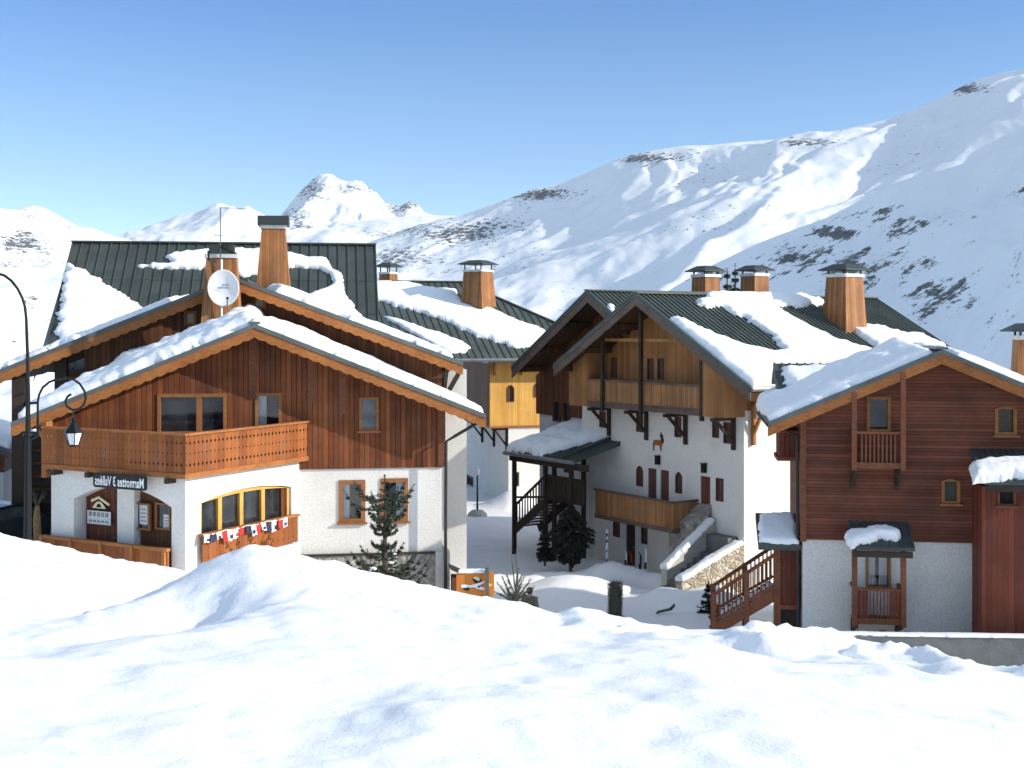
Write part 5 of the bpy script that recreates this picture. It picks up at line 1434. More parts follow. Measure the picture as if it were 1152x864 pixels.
# left-hand side: little balcony and gutter
mb = MB(); p = fD.onv(877, 487, 0.9); q = fD.onv(877, 514, 0.9)
mb.box(p.x, -0.04, 0.9, 2.4, q.z, p.z); sb = mb.build('side_balcony', M['wood_dv'], D_, fD)
mb = MB(); mb.box(p.x-0.05, -0.035, 0.85, 2.45, p.z, p.z+0.07); mb.build('rail', M['beam_r'], sb, fD)
mb = MB(); mb.box(p.x-0.07, -0.034, 0.88, 2.42, q.z-0.12, q.z); mb.build('floor', M['beam_r'], sb, fD)
mb = MB(); mb.tube([(gD.L.x+0.02, -0.88, gD.L.z-0.08), (gD.L.x+0.02, 4.4, gD.L.z-0.08)], 0.07, 8)
mb.tube([(gD.L.x+0.02, -0.3, gD.L.z-0.12), (-0.15, 0.1, gD.L.z-0.45), (-0.12, 0.1, 0.3)], 0.05, 8); mb.build('gutter', M['pipe'], rD, fD)
# cross roof behind, with its own snow
c0, c1 = fD.onv(870, 410, 4.2), fD.onv(1010, 408, 4.2)
zr = (c0.z+c1.z)/2
ve2 = 1.4; ze2 = gD.L.z+0.05
W = pa.x-c0.x-0.9
s = Slope(fD, (c0.x, 4.2, zr), (1, 0, 0), (0, ve2-4.2, ze2-zr)); L = math.hypot(ve2-4.2, ze2-zr)
mb = MB(); mb.prism([s.P(0, 0), s.P(W, 0), s.P(W, L), s.P(0, L)], s.n*-0.15)
mb.prism([Vector((c0.x, 4.201, zr)), Vector((c0.x+W, 4.201, zr)), Vector((c0.x+W, 5.2, zr-0.6)), Vector((c0.x, 5.2, zr-0.6))], (0, -0.02, -0.14))
ribs(mb, s, 0.03, W, 0, L, 0.24, 0.09, 0.04)
cr = mb.build('cross_roof', M['metal_e'], D_, fD)
mb = MB(); mb.box(0.02, UR-0.02, 4.2, 4.8, 0, gD.L.z-0.3); mb.build('rear_wall', M['stucco_d'], D_, fD)
snow_patch(s, [(0.22, 0.42), (2.0, 0.25), (4.2, 0.08), (W, 0.05), (W, L+0.1), (0.2, L+0.1), (0.18, 1.9), (0.45, 1.75), (0.42, 1.45), (0.18, 1.4)], 0.30, cr, edge=0.4, rag=0.10, res=0.09)
for k in 'LR':
    sl = gD.sl[k]; L = gD.ln[k]
    if k == 'L': poly = [(0.13, 0.25), (5.3, 0.1), (5.3, L-0.02), (0.13, L-0.10)]
    else: poly = [(0.13, 0.45), (1.5, 0.1), (5.3, 0.0), (5.3, L+0.02), (0.13, L-0.05)]
    snow_patch(sl, poly, 0.20, rD, edge=0.32, rag=0.05, res=0.085, grow=1.6 if k == 'L' else 0.2)
c = Vector((0, 3.6, 0)); k = fD.world((6, 3.6, 0)).y/FPX
cc = fD.onv(1157, 418, c.y); chimney(fD, (cc.x, c.y), cc.z-0.8, fD.onv(1157, 382, c.y).z, 21*k*0.8, 17*k*0.8, D_, capw=19*k+0.15, caph=0.18)
# entrance lean-to on the left with its snowy roof, and the timber stair
v0 = 1.6
a, b = fD.onv(850, 577, v0), fD.onv(899, 577, v0); cc = fD.onv(848, 612, v0-1.6)
s = Slope(fD, (a.x, v0, a.z), (1, 0, 0), (0, -1.6, cc.z-a.z)); L = math.hypot(1.6, cc.z-a.z); W = -0.05-a.x
mb = MB(); mb.prism([s.P(0, 0), s.P(W, 0), s.P(W, L), s.P(0, L)], s.n*-0.20); lr = mb.build('porch_roof', M['metal_e'], D_, fD)
snow_patch(s, [(0.08, 0.12), (W-0.05, 0.10), (W-0.06, L-0.06), (0.03, L-0.05)], 0.16, lr, res=0.05, edge=0.16, rag=0.06)
vw = 0.35
w0, w1 = fD.onv(875, 650, vw), fD.onv(900, 682, vw)
mb = MB(); mb.box(w0.x, -0.075, vw, vw+1.6, w1.z, s.P(0, L).z-0.02); mb.build('porch_wall', M['wood_dv'], D_, fD)
mb = MB(); mb.box(w0.x-0.12, w0.x+0.08, vw-0.08, vw+0.12, 0, s.P(0, L).z-0.1); mb.build('post', M['beam_r'], D_, fD)
mb = MB(); mb.box(w0.x+0.1, -0.08, vw+0.15, vw+1.6, 0, w1.z-0.06); mb.build('porch_base', M['beam'], D_, fD)
mb = MB(); mb.box(w0.x, -0.078, vw-0.03, vw+1.62, w1.z-0.10, w1.z+0.03); mb.build('porch_floor', M['beam_r'], D_, fD)
sv = vw
h0, h1 = fD.onv(873, 623, sv), fD.onv(803, 669, sv); d0, d1 = fD.onv(873, 668, sv), fD.onv(812, 703, sv)
mb = MB(); mb.bar(d0, d1+Vector((-0.3, 0, -0.2)), 0.09, 0.34); mb.bar(d0+Vector((0, 1.3, 0)), d1+Vector((-0.3, 1.3, -0.2)), 0.09, 0.34)
st_ = mb.build('wooden_stair', M['beam_r'], D_, fD)
mb = MB(); ms = MB()
for i in range(9):
    q = d0+(d1-d0)*((i+0.5)/9); mb.box(q.x-0.15, q.x+0.15, q.y+0.06, q.y+1.24, q.z+0.06, q.z+0.10); ms.box(q.x-0.14, q.x+0.10, q.y+0.05, q.y+1.1, q.z+0.10, q.z+0.17)
mb.build('tread', M['beam_r'], st_, fD); ms.build('tread_snow', M['snow'], st_, fD, bevel=0.02)
for off in (0.0, 1.3):
    o = Vector((0, off, 0)); mb = MB(); mb.bar(h0+o, h1+o, 0.10, 0.10); mb.bar(d0+o+Vector((0, 0, 0.28)), d1+o+Vector((-0.25, 0, 0.12)), 0.07, 0.08)
    for i in range(15):
        f = (i+0.5)/15; p = h0+(h1-h0)*f+o; q = d0+(d1-d0)*f+o; mb.box(p.x-0.022, p.x+0.022, p.y-0.02, p.y+0.02, q.z+0.2, p.z)
    sr = mb.build('stair_railing', M['beam_r'], st_, fD)
    for f in (0.47, 1.0):
        p = h0+(h1-h0)*f+o; mb = MB(); mb.box(p.x-0.075, p.x+0.075, p.y-0.075, p.y+0.075, 0, p.z+0.05); mb.build('post', M['beam_r'], sr, fD)
# low concrete wall in front
fW = Fr(*(at(905, 713, 34.2).xy), -11.0, -3)
cw = thing('retaining_wall', 'low grey concrete wall with a snowy top in front of the red-brown chalet', 'wall', fW)
zt = fW.onv(960, 714.5, 0).z
mb = MB(); mb.box(0, 12, 0, 0.32, 0, zt); wl_ = mb.build('wall', M['concrete'], cw, fW)
s = Slope(fW, (0, 0.32, zt), (1, 0, 0), (0, -1, 0)); snow_patch(s, [(0, 0), (12, 0), (12, 0.33), (0, 0.33)], 0.035, wl_, name='wall_snow', res=0.06, edge=0.1, rag=0.03)
# ================================================================== street lamp at the left
lx = at(31, 600, 20.0)
fL = Fr(lx.x, 20.0, -4.7, 0)
la = thing('street_lamp', 'tall black street lamp with a curled arm and hanging white lantern, on the bank', 'street lamp', fL)
def LP(px, py, dv=0.0): return fL.loc(at(px, py, 20.0+dv))
mb = MB(); mb.tube([(0, 0, 0), LP(31, 600), LP(31.5, 490), LP(31.5, 489), LP(31.5, 478), LP(31.5, 440), LP(31, 400), LP(30, 372)]+[LP(*p) for p in ((29.5, 358), (28, 345), (25, 335), (20, 325), (13, 316), (5, 310), (-8, 306), (-22, 309), (-30, 316))],
             [0.065, 0.065, 0.052, 0.046, 0.042, 0.034, 0.027, 0.024]+[0.022]*9, 10)
mb.lathe(LP(31.5, 489), [(0.085, -0.02), (0.085, 0.02)], 12)
mb.build('pole', M['iron'], la, fL, smooth=False)
mb = MB(); arc = [(42.5, 478), (42.5, 452), (44, 444), (48, 436), (55, 430), (64, 426.5), (74, 425), (83, 427), (90, 432), (95, 440), (96.5, 448), (94, 456), (88, 460.5), (81, 461), (75, 457), (73.5, 451), (76, 446), (80, 443.5)]
mb.tube([LP(*p) for p in arc], 0.019, 8)
mb.tube([LP(42.5, 470), LP(42.5, 490), LP(36, 493), LP(31, 494)], 0.022, 8)
mb.tube([LP(31, 454), LP(42.5, 453)], 0.02, 8)
mb.build('scroll_arm', M['iron'], la, fL)
lc = LP(82.5, 500)
mb = MB(); zt = LP(82.5, 487).z-lc.z
mb.lathe(lc, [(0.085, 0.0), (0.14, zt), (0.0, zt+0.001)], 6); lg = mb.build('lantern_glass', M['lamp'], la, fL)
mb = MB(); h = LP(82.5, 462).z-lc.z
mb.lathe(lc, [(0.02, zt-0.005), (0.165, zt+0.005), (0.15, zt+0.03), (0.06, zt+0.15), (0.03, zt+0.18), (0.045, zt+0.21), (0.015, zt+0.25), (0.012, h)], 6)
for k in range(6):
    a = 2*math.pi*k/6; mb.bar(lc+Vector((0.087*math.cos(a), 0.087*math.sin(a), 0)), lc+Vector((0.143*math.cos(a), 0.143*math.sin(a), zt)), 0.014, 0.014)
mb.lathe(lc, [(0.09, -0.03), (0.092, 0.0)], 6)
mb.build('lantern_frame', M['iron'], la, fL)

# small courtyard lamp
p = at(537, 580, 66); fq = Fr(p.x, 66, gz(p.x, 66)-0.2, 0)
ql_ = thing('lamp_post', 'short thin dark lamp post on the shaded snow before the yellow house', 'lamp post', fq)
zt = fq.loc(at(536, 534, 66)).z
mb = MB(); mb.tube([(0, 0, 0), (0, 0, zt)], [0.06, 0.04], 8); mb.build('pole', M['iron'], ql_, fq)
mb = MB(); mb.lathe((0, 0, zt-0.02), [(0.07, 0), (0.14, 0.25), (0.05, 0.34), (0.0, 0.36)], 8); mb.build('lantern', M['lamp'], ql_, fq)
mb = MB(); mb.lathe((0, 0, 0.1), [(0.55, 0.0), (0.50, 0.25), (0.3, 0.42), (0.0, 0.45)], 12); mb.build('base', M['concrete_l'], ql_, fq)

# ================================================================== trees and plants
def needles(mb, a, b, ln, n, rg, w=0.012, droop=0.0):
    a = Vector(a); b = Vector(b); d = (b-a).normalized()
    x = d.cross(Vector((0, 0, 1)));  x = x.normalized() if x.length > 0.05 else Vector((1, 0, 0)); y = x.cross(d)
    for i in range(n):
        p = a+(b-a)*rg.random(); an = rg.uniform(0, 2*math.pi)
        o = (x*math.cos(an)+y*math.sin(an)); q = (o*0.8+d*rg.uniform(0.3, 0.9)).normalized()*ln*rg.uniform(0.7, 1.2); q.z -= droop*ln
        s = q.cross(d).normalized()*w
        mb.add([p-s, p+s, p+q], [(0, 1, 2)])
def spruce(name, label, px, pyb, pyt, Y, wpx, whorls, seed, mat, dens=1.0, curl=0.25, snow=0, group=None, nw=0.014, nl=0.09, base_px=None, lean=0.0, prof=None):
    rg = random.Random(seed)
    p = at(px, pyb, Y); f = Fr(p.x, Y, p.z, rg.uniform(0, 90))
    t = thing(name, label, 'tree', f, group)
    H = (pyb-pyt)*Y/FPX; R = wpx/2*Y/FPX
    tr = MB(); tr.tube([(0, 0, -0.3), (lean*0.3, 0, H*0.4), (lean*0.6, 0, H*0.75), (lean, 0, H*0.985)], [0.028*H+0.01, 0.02*H, 0.012*H, 0.004], 7); tr.build('trunk', M['bark'], t, f)
    mb = MB(); sn = []
    for i in range(whorls):
        fz = 0.06+0.92*(i+rg.uniform(-0.45, 0.45))/whorls; z = H*fz
        r = R*(prof(fz) if prof else (1-fz)**0.85); k = max(4, int(rg.randint(5, 8)*(1.2-fz*0.5)))
        for j in range(k):
            an = 2*math.pi*(j+rg.uniform(-0.3, 0.3))/k+i*0.7; L = max(0.10*H*(1-fz)+0.05, r*rg.uniform(0.7, 1.12))
            d = Vector((math.cos(an), math.sin(an), 0)); pts = []
            for q in range(5):
                s = q/4; pts.append(Vector((lean*fz, 0, z))+d*(L*s)+Vector((0, 0, L*(-0.18*s+curl*2.2*s*s*s-0.05*(1-fz)*s))))
            mb.tube(pts, [0.014+0.006*(1-fz), 0.011, 0.008, 0.006, 0.003], 4, cap=False)
            for q in range(4): needles(mb, pts[q], pts[q+1], nl, int((16+70*L/4)*dens), rg, nw, 0.1)
            if L > 0.25:
                for s in (0.3, 0.5, 0.7, 0.85):
                    b = pts[0].lerp(pts[-1], s); b = pts[min(3, int(s*4))].lerp(pts[min(4, int(s*4)+1)], s*4-int(s*4))
                    for sg in (-1, 1):
                        e = b+(d*0.7+Vector((-d.y, d.x, 0))*sg*0.8+Vector((0, 0, 0.05+curl*0.4)))*L*(0.40*(1.05-s))
                        needles(mb, b, e, nl*0.9, int(26*dens), rg, nw, 0.1); mb.tube([b, e], 0.004, 3, cap=False)
            if snow and rg.random() < snow and fz < 0.55:
                c = pts[rg.choice((2, 3))]+Vector((0, 0, 0.03)); sn.append((c, rg.uniform(0.05, 0.10), rg.randint(0, 99)))
    needles(mb, (lean, 0, H*0.86), (lean, 0, H), nl*0.8, int(60*dens), rg, nw)
    mb.build('foliage', mat, t, f, recalc=False)
    pass
    for c, r, k in sn:
        b = MB(); b.ball(c, r, (1.2, 1.2, 0.6), 7, 5, 0.2, k); b.build('snow_clump', M['snow'], t, f, smooth=True)
    return t
spruce('spruce_tree', 'sparse young spruce with upturned branches in front of the paired white-wall windows', 433, 705, 546, 35.2, 132, 14, 3, M['needle'], 1.5, 0.30, 0.5, nw=0.012, nl=0.085,
       prof=lambda z: 0.95*(1-z/0.62)**0.35 if z < 0.56 else (0.22+0.45*sstep(0.66, 0.86, z)*(z < 0.93)))
spruce('spruce_tree', 'small dark green spruce beside the brown timber stair', 797, 712, 654, 41.5, 42, 12, 8, M['needle_d'], 1.2, 0.12, 0.2, nw=0.016)
spruce('fir_tree', 'dark bushy fir in the shade before the posts of the twin-gabled chalet', 642, 634, 566, 48.2, 60, 22, 12, M['needle_d'], 1.1, -0.05, 0.06, nw=0.016, nl=0.13, prof=lambda z: (0.30+1.1*z)*(z < 0.62)+(z >= 0.62)*(1-z)*2.4)
spruce('fir_tree', 'small dark fir at the left foot of the bushy one by the porch', 613, 628, 588, 49.0, 24, 14, 15, M['needle_d'], 1.0, 0.0, 0, nw=0.015)
spruce('spruce_tree', 'left of two distant conifer tops between the roof-ridge chimneys', 818, 462, 301, 98, 34, 20, 21, M['needle_d'], 0.9, 0.05, 0, nw=0.045, nl=0.24)
spruce('spruce_tree', 'right of two distant conifer tops between the roof-ridge chimneys', 827, 470, 296, 101, 36, 20, 27, M['needle_d'], 0.8, 0.05, 0, nw=0.045, nl=0.24)
# leafless shrub made of a fan of stems
p = at(579, 700, 37.6); f = Fr(p.x, 37.6, -9.6, 0)
sh = thing('bare_shrub', 'bare shrub with a fan of stiff stems behind the bank, beside the orange sign', 'shrub', f)
rg = random.Random(5); mb = MB(); mbn = MB()
c = f.loc(at(579, 678, 37.6))
for k, (x, y) in enumerate(((575, 622), (581, 618), (577, 634), (583, 640), (590, 648), (597, 652), (601, 660), (565, 648), (559, 655), (570, 646), (587, 645), (594, 664), (562, 668), (606, 672), (553, 664), (585, 660), (571, 662))):
    e = f.loc(at(x, y, 37.6+rg.uniform(-0.7, 0.7))); m_ = c.lerp(e, 0.5)+Vector((rg.uniform(-0.05, 0.05), rg.uniform(-0.05, 0.05), 0.02))
    s0 = Vector((rg.uniform(-0.15, 0.15), rg.uniform(-0.15, 0.15), 0.0))
    mb.tube([s0, c+Vector((rg.uniform(-.1, .1), 0, rg.uniform(-.1, .05))), m_, e], [0.035, 0.028, 0.022, 0.008], 5)
    if k > 2: needles(mbn, c, e, 0.10, 90, rg, 0.012)
mb.build('stem', M['twig'], sh, f); mbn.build('foliage', M['twig'], sh, f, recalc=False)
# wrapped shrub
p = at(692, 700, 40.5); f = Fr(p.x, 40.5, gz(p.x, 40.5)-0.1, 0)
ws_ = thing('wrapped_shrub', 'upright dark olive clipped shrub standing alone in the shaded courtyard snow', 'shrub', f)
zt = f.loc(at(692, 657, 40.5)).z; rg = random.Random(9); mb = MB()
for i in range(2600):
    z = rg.uniform(0.05, zt); an = rg.uniform(0, 6.28); r = 0.25*math.sqrt(rg.random())*(1.0-0.12*z/zt)*(1.12 if z > zt*0.6 else 1)
    q = Vector((r*math.cos(an), r*math.sin(an), z)); e = q+Vector((math.cos(an)*0.05, math.sin(an)*0.05, rg.uniform(0.05, 0.16)))
    s = Vector((-math.sin(an), math.cos(an), 0))*0.016; mb.add([q-s, q+s, e], [(0, 1, 2)])
mb.build('foliage', M['twig'], ws_, f, recalc=False)
mb = MB(); mb.tube([(0, 0, 0), (0.01, 0, zt*0.5), (0, 0, zt*0.93)], [0.20, 0.20, 0.14], 9); mb.build('core', M['bark'], ws_, f)
# straw-wrapped shrub by the garage
p = at(42, 640, 37.5); f = Fr(p.x, 37.5, p.z-0.2, 0)
sw = thing('straw_wrapped_shrub', 'thin shrub wrapped in brown straw beside the lamp pole', 'shrub', f)
zt = f.loc(at(42, 556, 37.5)).z; mb = MB(); mb.tube([(0, 0, 0), (0.02, 0, zt*0.3), (-0.02, 0, zt*0.7), (0.0, 0, zt*0.86)], [0.13, 0.12, 0.11, 0.06], 9); mb.build('wrap', M['straw'], sw, f)
mb = MB(); rg = random.Random(2)
for i in range(16):
    an = rg.uniform(0, 6.28); mb.tube([(0, 0, zt*0.82), (math.cos(an)*0.1, math.sin(an)*0.1, zt*0.93), (math.cos(an)*rg.uniform(0.1, 0.3), math.sin(an)*0.2, zt*rg.uniform(0.95, 1.08))], [0.012, 0.008, 0.004], 4)
mb.build('twigs', M['twig'], sw, f)
# fallen fir branch
p = at(748, 695, 41.2); f = Fr(p.x, 41.2, gz(p.x, 41.2)+0.02, 10)
fb_ = thing('fir_branch', 'broken green fir branch lying on the shaded snow', 'branch', f); rg = random.Random(3)
mb = MB(); pts = [Vector((-0.32, 0, 0.03)), Vector((-0.05, 0, 0.10)), Vector((0.2, 0.05, 0.13)), Vector((0.34, 0.08, 0.24))]
mb.tube(pts, [0.014, 0.012, 0.008, 0.004], 5); mb.build('stem', M['bark'], fb_, f); mb = MB()
for a, b in zip(pts[:-1], pts[1:]): needles(mb, a, b, 0.10, 140, rg, 0.014)
mb.build('needles', M['needle'], fb_, f, recalc=False)

# ================================================================== small things in the courtyard
# orange board with a skiing figure, on a post
f = Fr(*fA.world((0, 0, 0)), 4); pp = at(547, 690, 36.5); f = Fr(pp.x, 36.5, -9.7, 3)
sg = thing('orange_sign', 'orange sign board with a black and white figure on a wooden post', 'sign', f)
q = lambda x, y, v=0.0: f.onv(x, y, v)
a, b = q(513.5, 672), q(556, 643.5)
mb = MB(); P = []
for cx_, cz_, a0 in ((b.x-0.08, a.z+0.08, -90), (b.x-0.08, b.z-0.08, 0), (a.x+0.08, b.z-0.08, 90), (a.x+0.08, a.z+0.08, 180)):
    for i in range(5): an = rad(a0+22.5*i); P.append(Vector((cx_+0.08*math.cos(an), 0, cz_+0.08*math.sin(an))))
mb.prism(P, (0, 0.05, 0)); mb.build('board', M['orange'], sg, f)
def flat(pts, mat, nm, v):
    mb = MB(); mb.prism([q(x, y, 0)+Vector((0, v, 0)) for x, y in pts], (0, 0.010, 0)); mb.build(nm, mat, sg, f)
flat([(518.5, 658), (524, 657.5), (529, 658.5), (534, 657), (538, 656), (545, 653.5), (545.5, 655), (540, 658.5), (545.5, 662), (545, 664), (538, 662.5), (533, 660.5), (527, 661), (519, 661)], M['white'], 'figure_arm', -0.012)
flat([(532, 650), (535, 648.5), (538.5, 649.5), (540, 652), (538, 654.5), (535, 655.5), (533, 653)], M['cream'], 'figure_head', -0.012)
flat([(531, 650), (533.5, 653.5), (535.5, 656), (540, 655), (541.5, 653.5), (540.5, 650.5), (539.6, 652.2), (538, 655), (535, 656), (532.5, 653)], M['black'], 'figure_hair', -0.024)
flat([(521, 661.5), (528, 660.8), (528.5, 663), (526.5, 664.5), (522, 663.5)], M['black'], 'figure_glove', -0.024)
flat([(537, 659.5), (543.5, 657.6), (540, 660.2), (538, 661.5)], M['black'], 'figure_body', -0.024)
flat([(550, 656), (553.5, 658), (551, 660), (549.5, 659)], M['cream'], 'figure_foot', -0.012)
mb = MB(); u = q(547.5, 660).x; mb.box(u-0.06, u+0.06, -0.16, -0.04, 0, q(547, 638).z); mb.build('post', M['twig'], sg, f)
s = Slope(f, (a.x, 0.07, b.z), (1, 0, 0), (0, -1, 0)); snow_patch(s, [(0.05, -0.02), (b.x-a.x-0.25, -0.02), (b.x-a.x-0.25, 0.10), (0.05, 0.10)], 0.08, sg, name='sign_snow', res=0.03, edge=0.06, rag=0.03)
# brown box with a sloping lid at the chalet corner
p = at(516, 652, 38.2); f = Fr(p.x, 38.2, p.z-1.0, 8)
bx_ = thing('wooden_box', 'brown wooden box with a sloping lid at the corner of the stone base', 'box', f)
mb = MB(); mb.box(-0.22, 0.22, -0.3, 0.3, 0, 1.12); mb.build('body', M['wood_d'], bx_, f)
mb = MB(); mb.prism([Vector((-0.28, -0.35, 1.38)), Vector((0.34, -0.35, 1.08)), Vector((0.34, -0.35, 1.14)), Vector((-0.28, -0.35, 1.44))], (0, 0.7, 0)); mb.build('lid', M['beam'], bx_, f)
# thin snow-capped stake
p = at(682.5, 634, 48.5); f = Fr(p.x, 48.5, p.z-0.3, 0)
sk2 = thing('snow_stake', 'thin stake with clumps of snow stuck to it near the white chalet wall', 'stake', f)
zt = f.loc(at(682.5, 598, 48.5)).z
mb = MB(); mb.tube([(0, 0, 0), (0, 0, zt)], 0.025, 6); mb.build('stake', M['bark'], sk2, f)
mb = MB(); rg = random.Random(6)
for z, r in ((zt, 0.06), (zt-0.25, 0.05), (zt-0.5, 0.05), (zt-0.62, 0.075), (zt-0.85, 0.06), (zt-0.98, 0.07)): mb.ball((0.01, -0.01, z), r, (0.8, 0.8, 1.5), 7, 6, 0.2, int(z*100))
mb.build('snow_clump', M['snow'], sk2, f, smooth=True)
# skis planted in the snow by the lower door
def ski(px, yb, yt, Y, lean, mat):
    p = at(px, yb, Y); f = Fr(p.x, Y, p.z-0.25, -40); L = (yb-yt)*Y/FPX+0.25
    return f, L
skis = [(703.5, 641, 617, 49.3, 0.05, 'white', 'white ski at the left end of the row planted by the lower door'),
        (711, 645, 619, 49.1, -0.04, 'red', 'red ski planted in the snow by the lower door'),
        (719.5, 647, 620, 48.6, 0.06, 'navy', 'dark ski planted in the snow between the red one and the last pale one'),
        (726, 651, 613, 48.2, 0.03, 'lamp', 'pale ski at the right end of the row, tallest of them')]
for i, (px, yb, yt, Y, ln, mt, lb) in enumerate(skis):
    f, L = ski(px, yb, yt, Y, ln, mt)
    t = thing('ski', lb, 'ski', f, 'skis planted in the snow')
    mb = MB(); pts = [Vector((ln*z, 0.0 if z < L*0.88 else -(z-L*0.88)*1.2, z)) for z in [L*k/10 for k in range(11)]]
    vs = []; fs = []
    for k, p in enumerate(pts):
        w_ = 0.045 if k < 9 else (0.035 if k == 9 else 0.012)
        vs += [p+Vector((-w_, -0.008, 0)), p+Vector((w_, -0.008, 0)), p+Vector((w_, 0.008, 0)), p+Vector((-w_, 0.008, 0))]
    for k in range(10):
        for j in range(4): fs.append((k*4+j, k*4+(j+1) % 4, (k+1)*4+(j+1) % 4, (k+1)*4+j))
    fs += [(3, 2, 1, 0), (40, 41, 42, 43)]
    mb.add(vs, fs); mb.build('blade', M[mt], t, f)
    mb = MB(); z = L*0.5; mb.box(ln*z-0.03, ln*z+0.03, -0.06, -0.008, z-0.14, z+0.10); mb.build('binding', M['iron'], t, f)

# ================================================================== person behind the bank
p = at(596, 662, 39.3); f = Fr(p.x, 39.3, p.z-1.72, 150)
pe = thing('person', 'person with short dark hair in a brown-grey jacket walking away behind the snow bank', 'person', f)
def skin(name, pts, edges, radii, mat, parent, fr, root=0, sub=2):
    me = bpy.data.meshes.new(name); me.from_pydata([tuple(p) for p in pts], edges, [])
    o = bpy.data.objects.new(name, me); C.objects.link(o)
    m1 = o.modifiers.new('s', 'SKIN'); m1.use_smooth_shade = True
    for i, r in enumerate(radii):
        sv = me.skin_vertices[0].data[i]; sv.radius = r if isinstance(r, tuple) else (r, r); sv.use_root = (i == root)
    m2 = o.modifiers.new('d', 'SUBSURF'); m2.levels = sub; m2.render_levels = sub
    dg = bpy.context.evaluated_depsgraph_get(); dg.update()
    nm = bpy.data.meshes.new_from_object(o.evaluated_get(dg)); o.modifiers.clear(); o.data = nm; bpy.data.meshes.remove(me); nm.name = name
    for q in nm.polygons: q.use_smooth = True
    nm.materials.clear(); nm.materials.append(mat); o.parent = parent
    return o
M['skin'] = plain('skin', (0.42, 0.24, 0.17), 0.6, 0, 0.05)
M['hair'] = plain('dark_hair', (0.025, 0.018, 0.013), 0.7, 0, 0.3, 20)
M['jacket'] = plain('brown_grey_jacket', (0.14, 0.11, 0.085), 0.85, 0, 0.2, 8, 0.3)
M['trousers'] = plain('dark_trousers', (0.03, 0.032, 0.04), 0.85, 0, 0.2, 8, 0.3)
J = [(0,0,0.95),(0,0.01,1.12),(0,0.01,1.32),(0,0,1.45),(0,-0.01,1.53),(0,-0.015,1.60),(0,-0.02,1.66),(0.18,0,1.42),(0.27,0.02,1.16),(0.29,-0.08,0.92),(-0.18,0,1.42),(-0.27,0.04,1.16),(-0.29,-0.02,0.92),
     (0.10,0,0.88),(0.11,-0.10,0.48),(0.11,0.02,0.09),(0.11,-0.10,0.05),(-0.10,0,0.88),(-0.11,0.08,0.48),(-0.11,0.18,0.10),(-0.11,0.08,0.05),(0.29,-0.12,0.82),(-0.29,-0.06,0.82)]
Ed = [(0,1),(1,2),(2,3),(3,4),(4,5),(5,6),(3,7),(7,8),(8,9),(9,21),(3,10),(10,11),(11,12),(12,22),(0,13),(13,14),(14,15),(15,16),(0,17),(17,18),(18,19),(19,20)]
Rd = [(0.15,0.11),(0.15,0.11),(0.17,0.12),(0.10,0.08),0.055,0.085,0.085,0.07,0.05,0.04,0.07,0.05,0.04,0.09,0.06,0.045,0.04,0.09,0.06,0.045,0.04,0.035,0.035]
skin('body', J, Ed, Rd, M['skin'], pe, f)
skin('jacket', [(x*1.02, y, z) for x, y, z in J[:4]]+[(0, 0, 1.485)]+[(x*1.03, y, z) for x, y, z in J[7:13]]+[(0, 0, 0.82)],
     [(0,1),(1,2),(2,3),(3,4),(3,5),(5,6),(6,7),(3,8),(8,9),(9,10),(0,11)], [(0.20,0.15),(0.19,0.145),(0.205,0.155),(0.14,0.115),(0.085,0.085),0.095,0.075,0.06,0.095,0.075,0.06,(0.20,0.155)], M['jacket'], pe, f)
skin('trousers', [J[0], J[13], J[14], (0.11,0.02,0.12), J[17], J[18], (-0.11,0.17,0.13)], [(0,1),(1,2),(2,3),(0,4),(4,5),(5,6)], [(0.165,0.125),0.105,0.078,0.066,0.105,0.078,0.066], M['trousers'], pe, f)
mb = MB(); mb.ball((0, 0.012, 1.655), 0.108, (0.95, 1.06, 1.02), 14, 10); mb.build('hair', M['hair'], pe, f, smooth=True)
mb = MB()
for s_ in (-1, 1): mb.ball((s_*0.088, -0.02, 1.625), 0.028, (0.5, 0.9, 1.2), 8, 6)
mb.ball((0, -0.118, 1.615), 0.02, (0.8, 1, 1.3), 8, 6); mb.build('face', M['skin'], pe, f, smooth=True)

# ================================================================== parked car by the garage, and the hut beyond it
p = at(8, 610, 42.0); f = Fr(p.x, 42.0, at(8, 612, 42.0).z, 60)
ca = thing('parked_car', 'dark hatchback with red tail lights, half hidden behind the garage post at the left edge', 'car', f)
prof = [(-1.9,0.25),(-1.95,0.55),(-1.85,0.80),(-1.75,0.95),(-1.35,1.36),(-0.4,1.42),(0.35,1.38),(1.0,0.95),(1.75,0.80),(1.95,0.60),(1.95,0.28)]
M['carpaint'] = plain('dark_car_paint', (0.02, 0.022, 0.028), 0.25, 0.3, 0.1)
mb = MB(); mb.prism([Vector((x, -0.8, z)) for x, z in prof], (0, 1.6, 0)); mb.build('body', M['carpaint'], ca, f, bevel=0.07)
mb = MB(); mb.prism([Vector((x, -0.805, z)) for x, z in ((-1.55, 0.98), (-1.25, 1.28), (-0.4, 1.34), (0.3, 1.30), (0.8, 0.98))], (0, 1.61, 0)); mb.build('side_window', M['pane'], ca, f)
mb = MB(); mb.prism([Vector((-1.80, -0.62, 0.98)), Vector((-1.80, 0.62, 0.98)), Vector((-1.44, 0.55, 1.30)), Vector((-1.44, -0.55, 1.30))], (0.02, 0, 0.02)); mb.build('rear_window', M['pane_l'], ca, f)
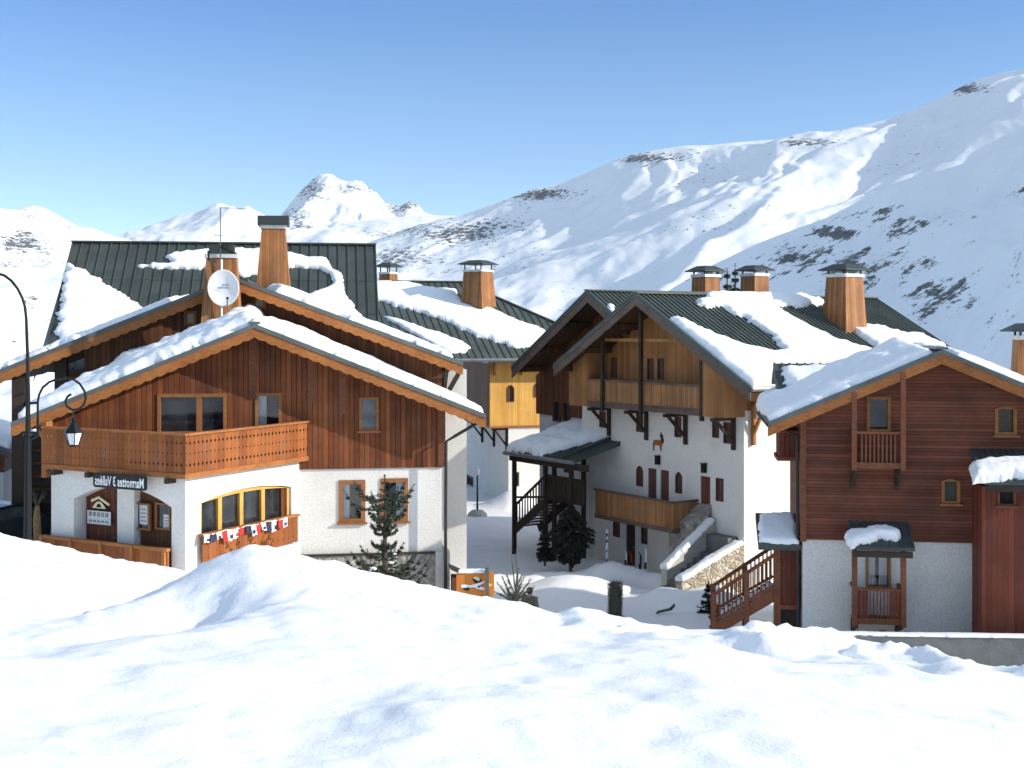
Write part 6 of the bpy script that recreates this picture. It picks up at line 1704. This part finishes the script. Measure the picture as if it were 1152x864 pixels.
for s_ in (-1, 1):
    mb = MB(); mb.box(-1.965, -1.8, s_*0.66-0.12, s_*0.66+0.12, 0.62, 0.86); mb.build('tail_light', M['red'], ca, f, bevel=0.02)
    for x in (-1.2, 1.25):
        mb = MB()
        vs = [Vector((x+0.32*math.cos(2*math.pi*k/18), s_*0.83, 0.30+0.32*math.sin(2*math.pi*k/18))) for k in range(18)]
        mb.prism(vs, (0, -s_*0.2, 0)); wh = mb.build('wheel', M['iron'], ca, f)
        mb = MB(); vs = [Vector((x+0.19*math.cos(2*math.pi*k/12), s_*0.835, 0.30+0.19*math.sin(2*math.pi*k/12))) for k in range(12)]
        mb.prism(vs, (0, -s_*0.03, 0)); mb.build('rim', M['gutter'], wh, f)
mb = MB(); mb.box(-1.97, -1.90, -0.26, 0.26, 0.5, 0.61); mb.build('number_plate', M['white'], ca, f)
p = at(-20, 560, 62); f = Fr(p.x, 62, at(0, 600, 62).z, 10)
hu = thing('timber_hut', 'small brown timber building with a low snowy roof at the far left edge', 'hut', f, 'chalets of the village')
zr = f.loc(at(0, 482, 62)).z
gH = Gable(f, (-3.2, zr-1.0), (-0.9, zr), (1.55, zr-1.0), -1.0, 6, 0.14); gH.build(hu, M['metal_d'], M['barge_c'], 0.25)
cu = MB(); window(f, hu, (-0.2, 0.6, zr-3.6, zr-2.5), 0, cu, M['frame'], 0.08)
mb = MB(); mb.box(-2.6, 1.0, 0, 5.5, 0, zr-2.2); mb.build('wall', M['stucco_d'], hu, f)
mb = MB(); mb.prism([Vector((-2.65, -0.05, zr-2.2)), Vector((1.05, -0.05, zr-2.2)), Vector((1.05, -0.05, gH.top(1.05)-0.16)), Vector((-0.9, -0.05, zr-0.16)), Vector((-2.65, -0.05, gH.top(-2.65)-0.16))], (0, 5.5, 0)); mb.build('timber_gable', M['wood_f'], hu, f)
for k in 'LR': snow_patch(gH.sl[k], [(0.1, 0), (6.8, 0), (6.8, gH.ln[k]), (0.1, gH.ln[k])], 0.3, gH.obj, edge=0.4, rag=0.06)
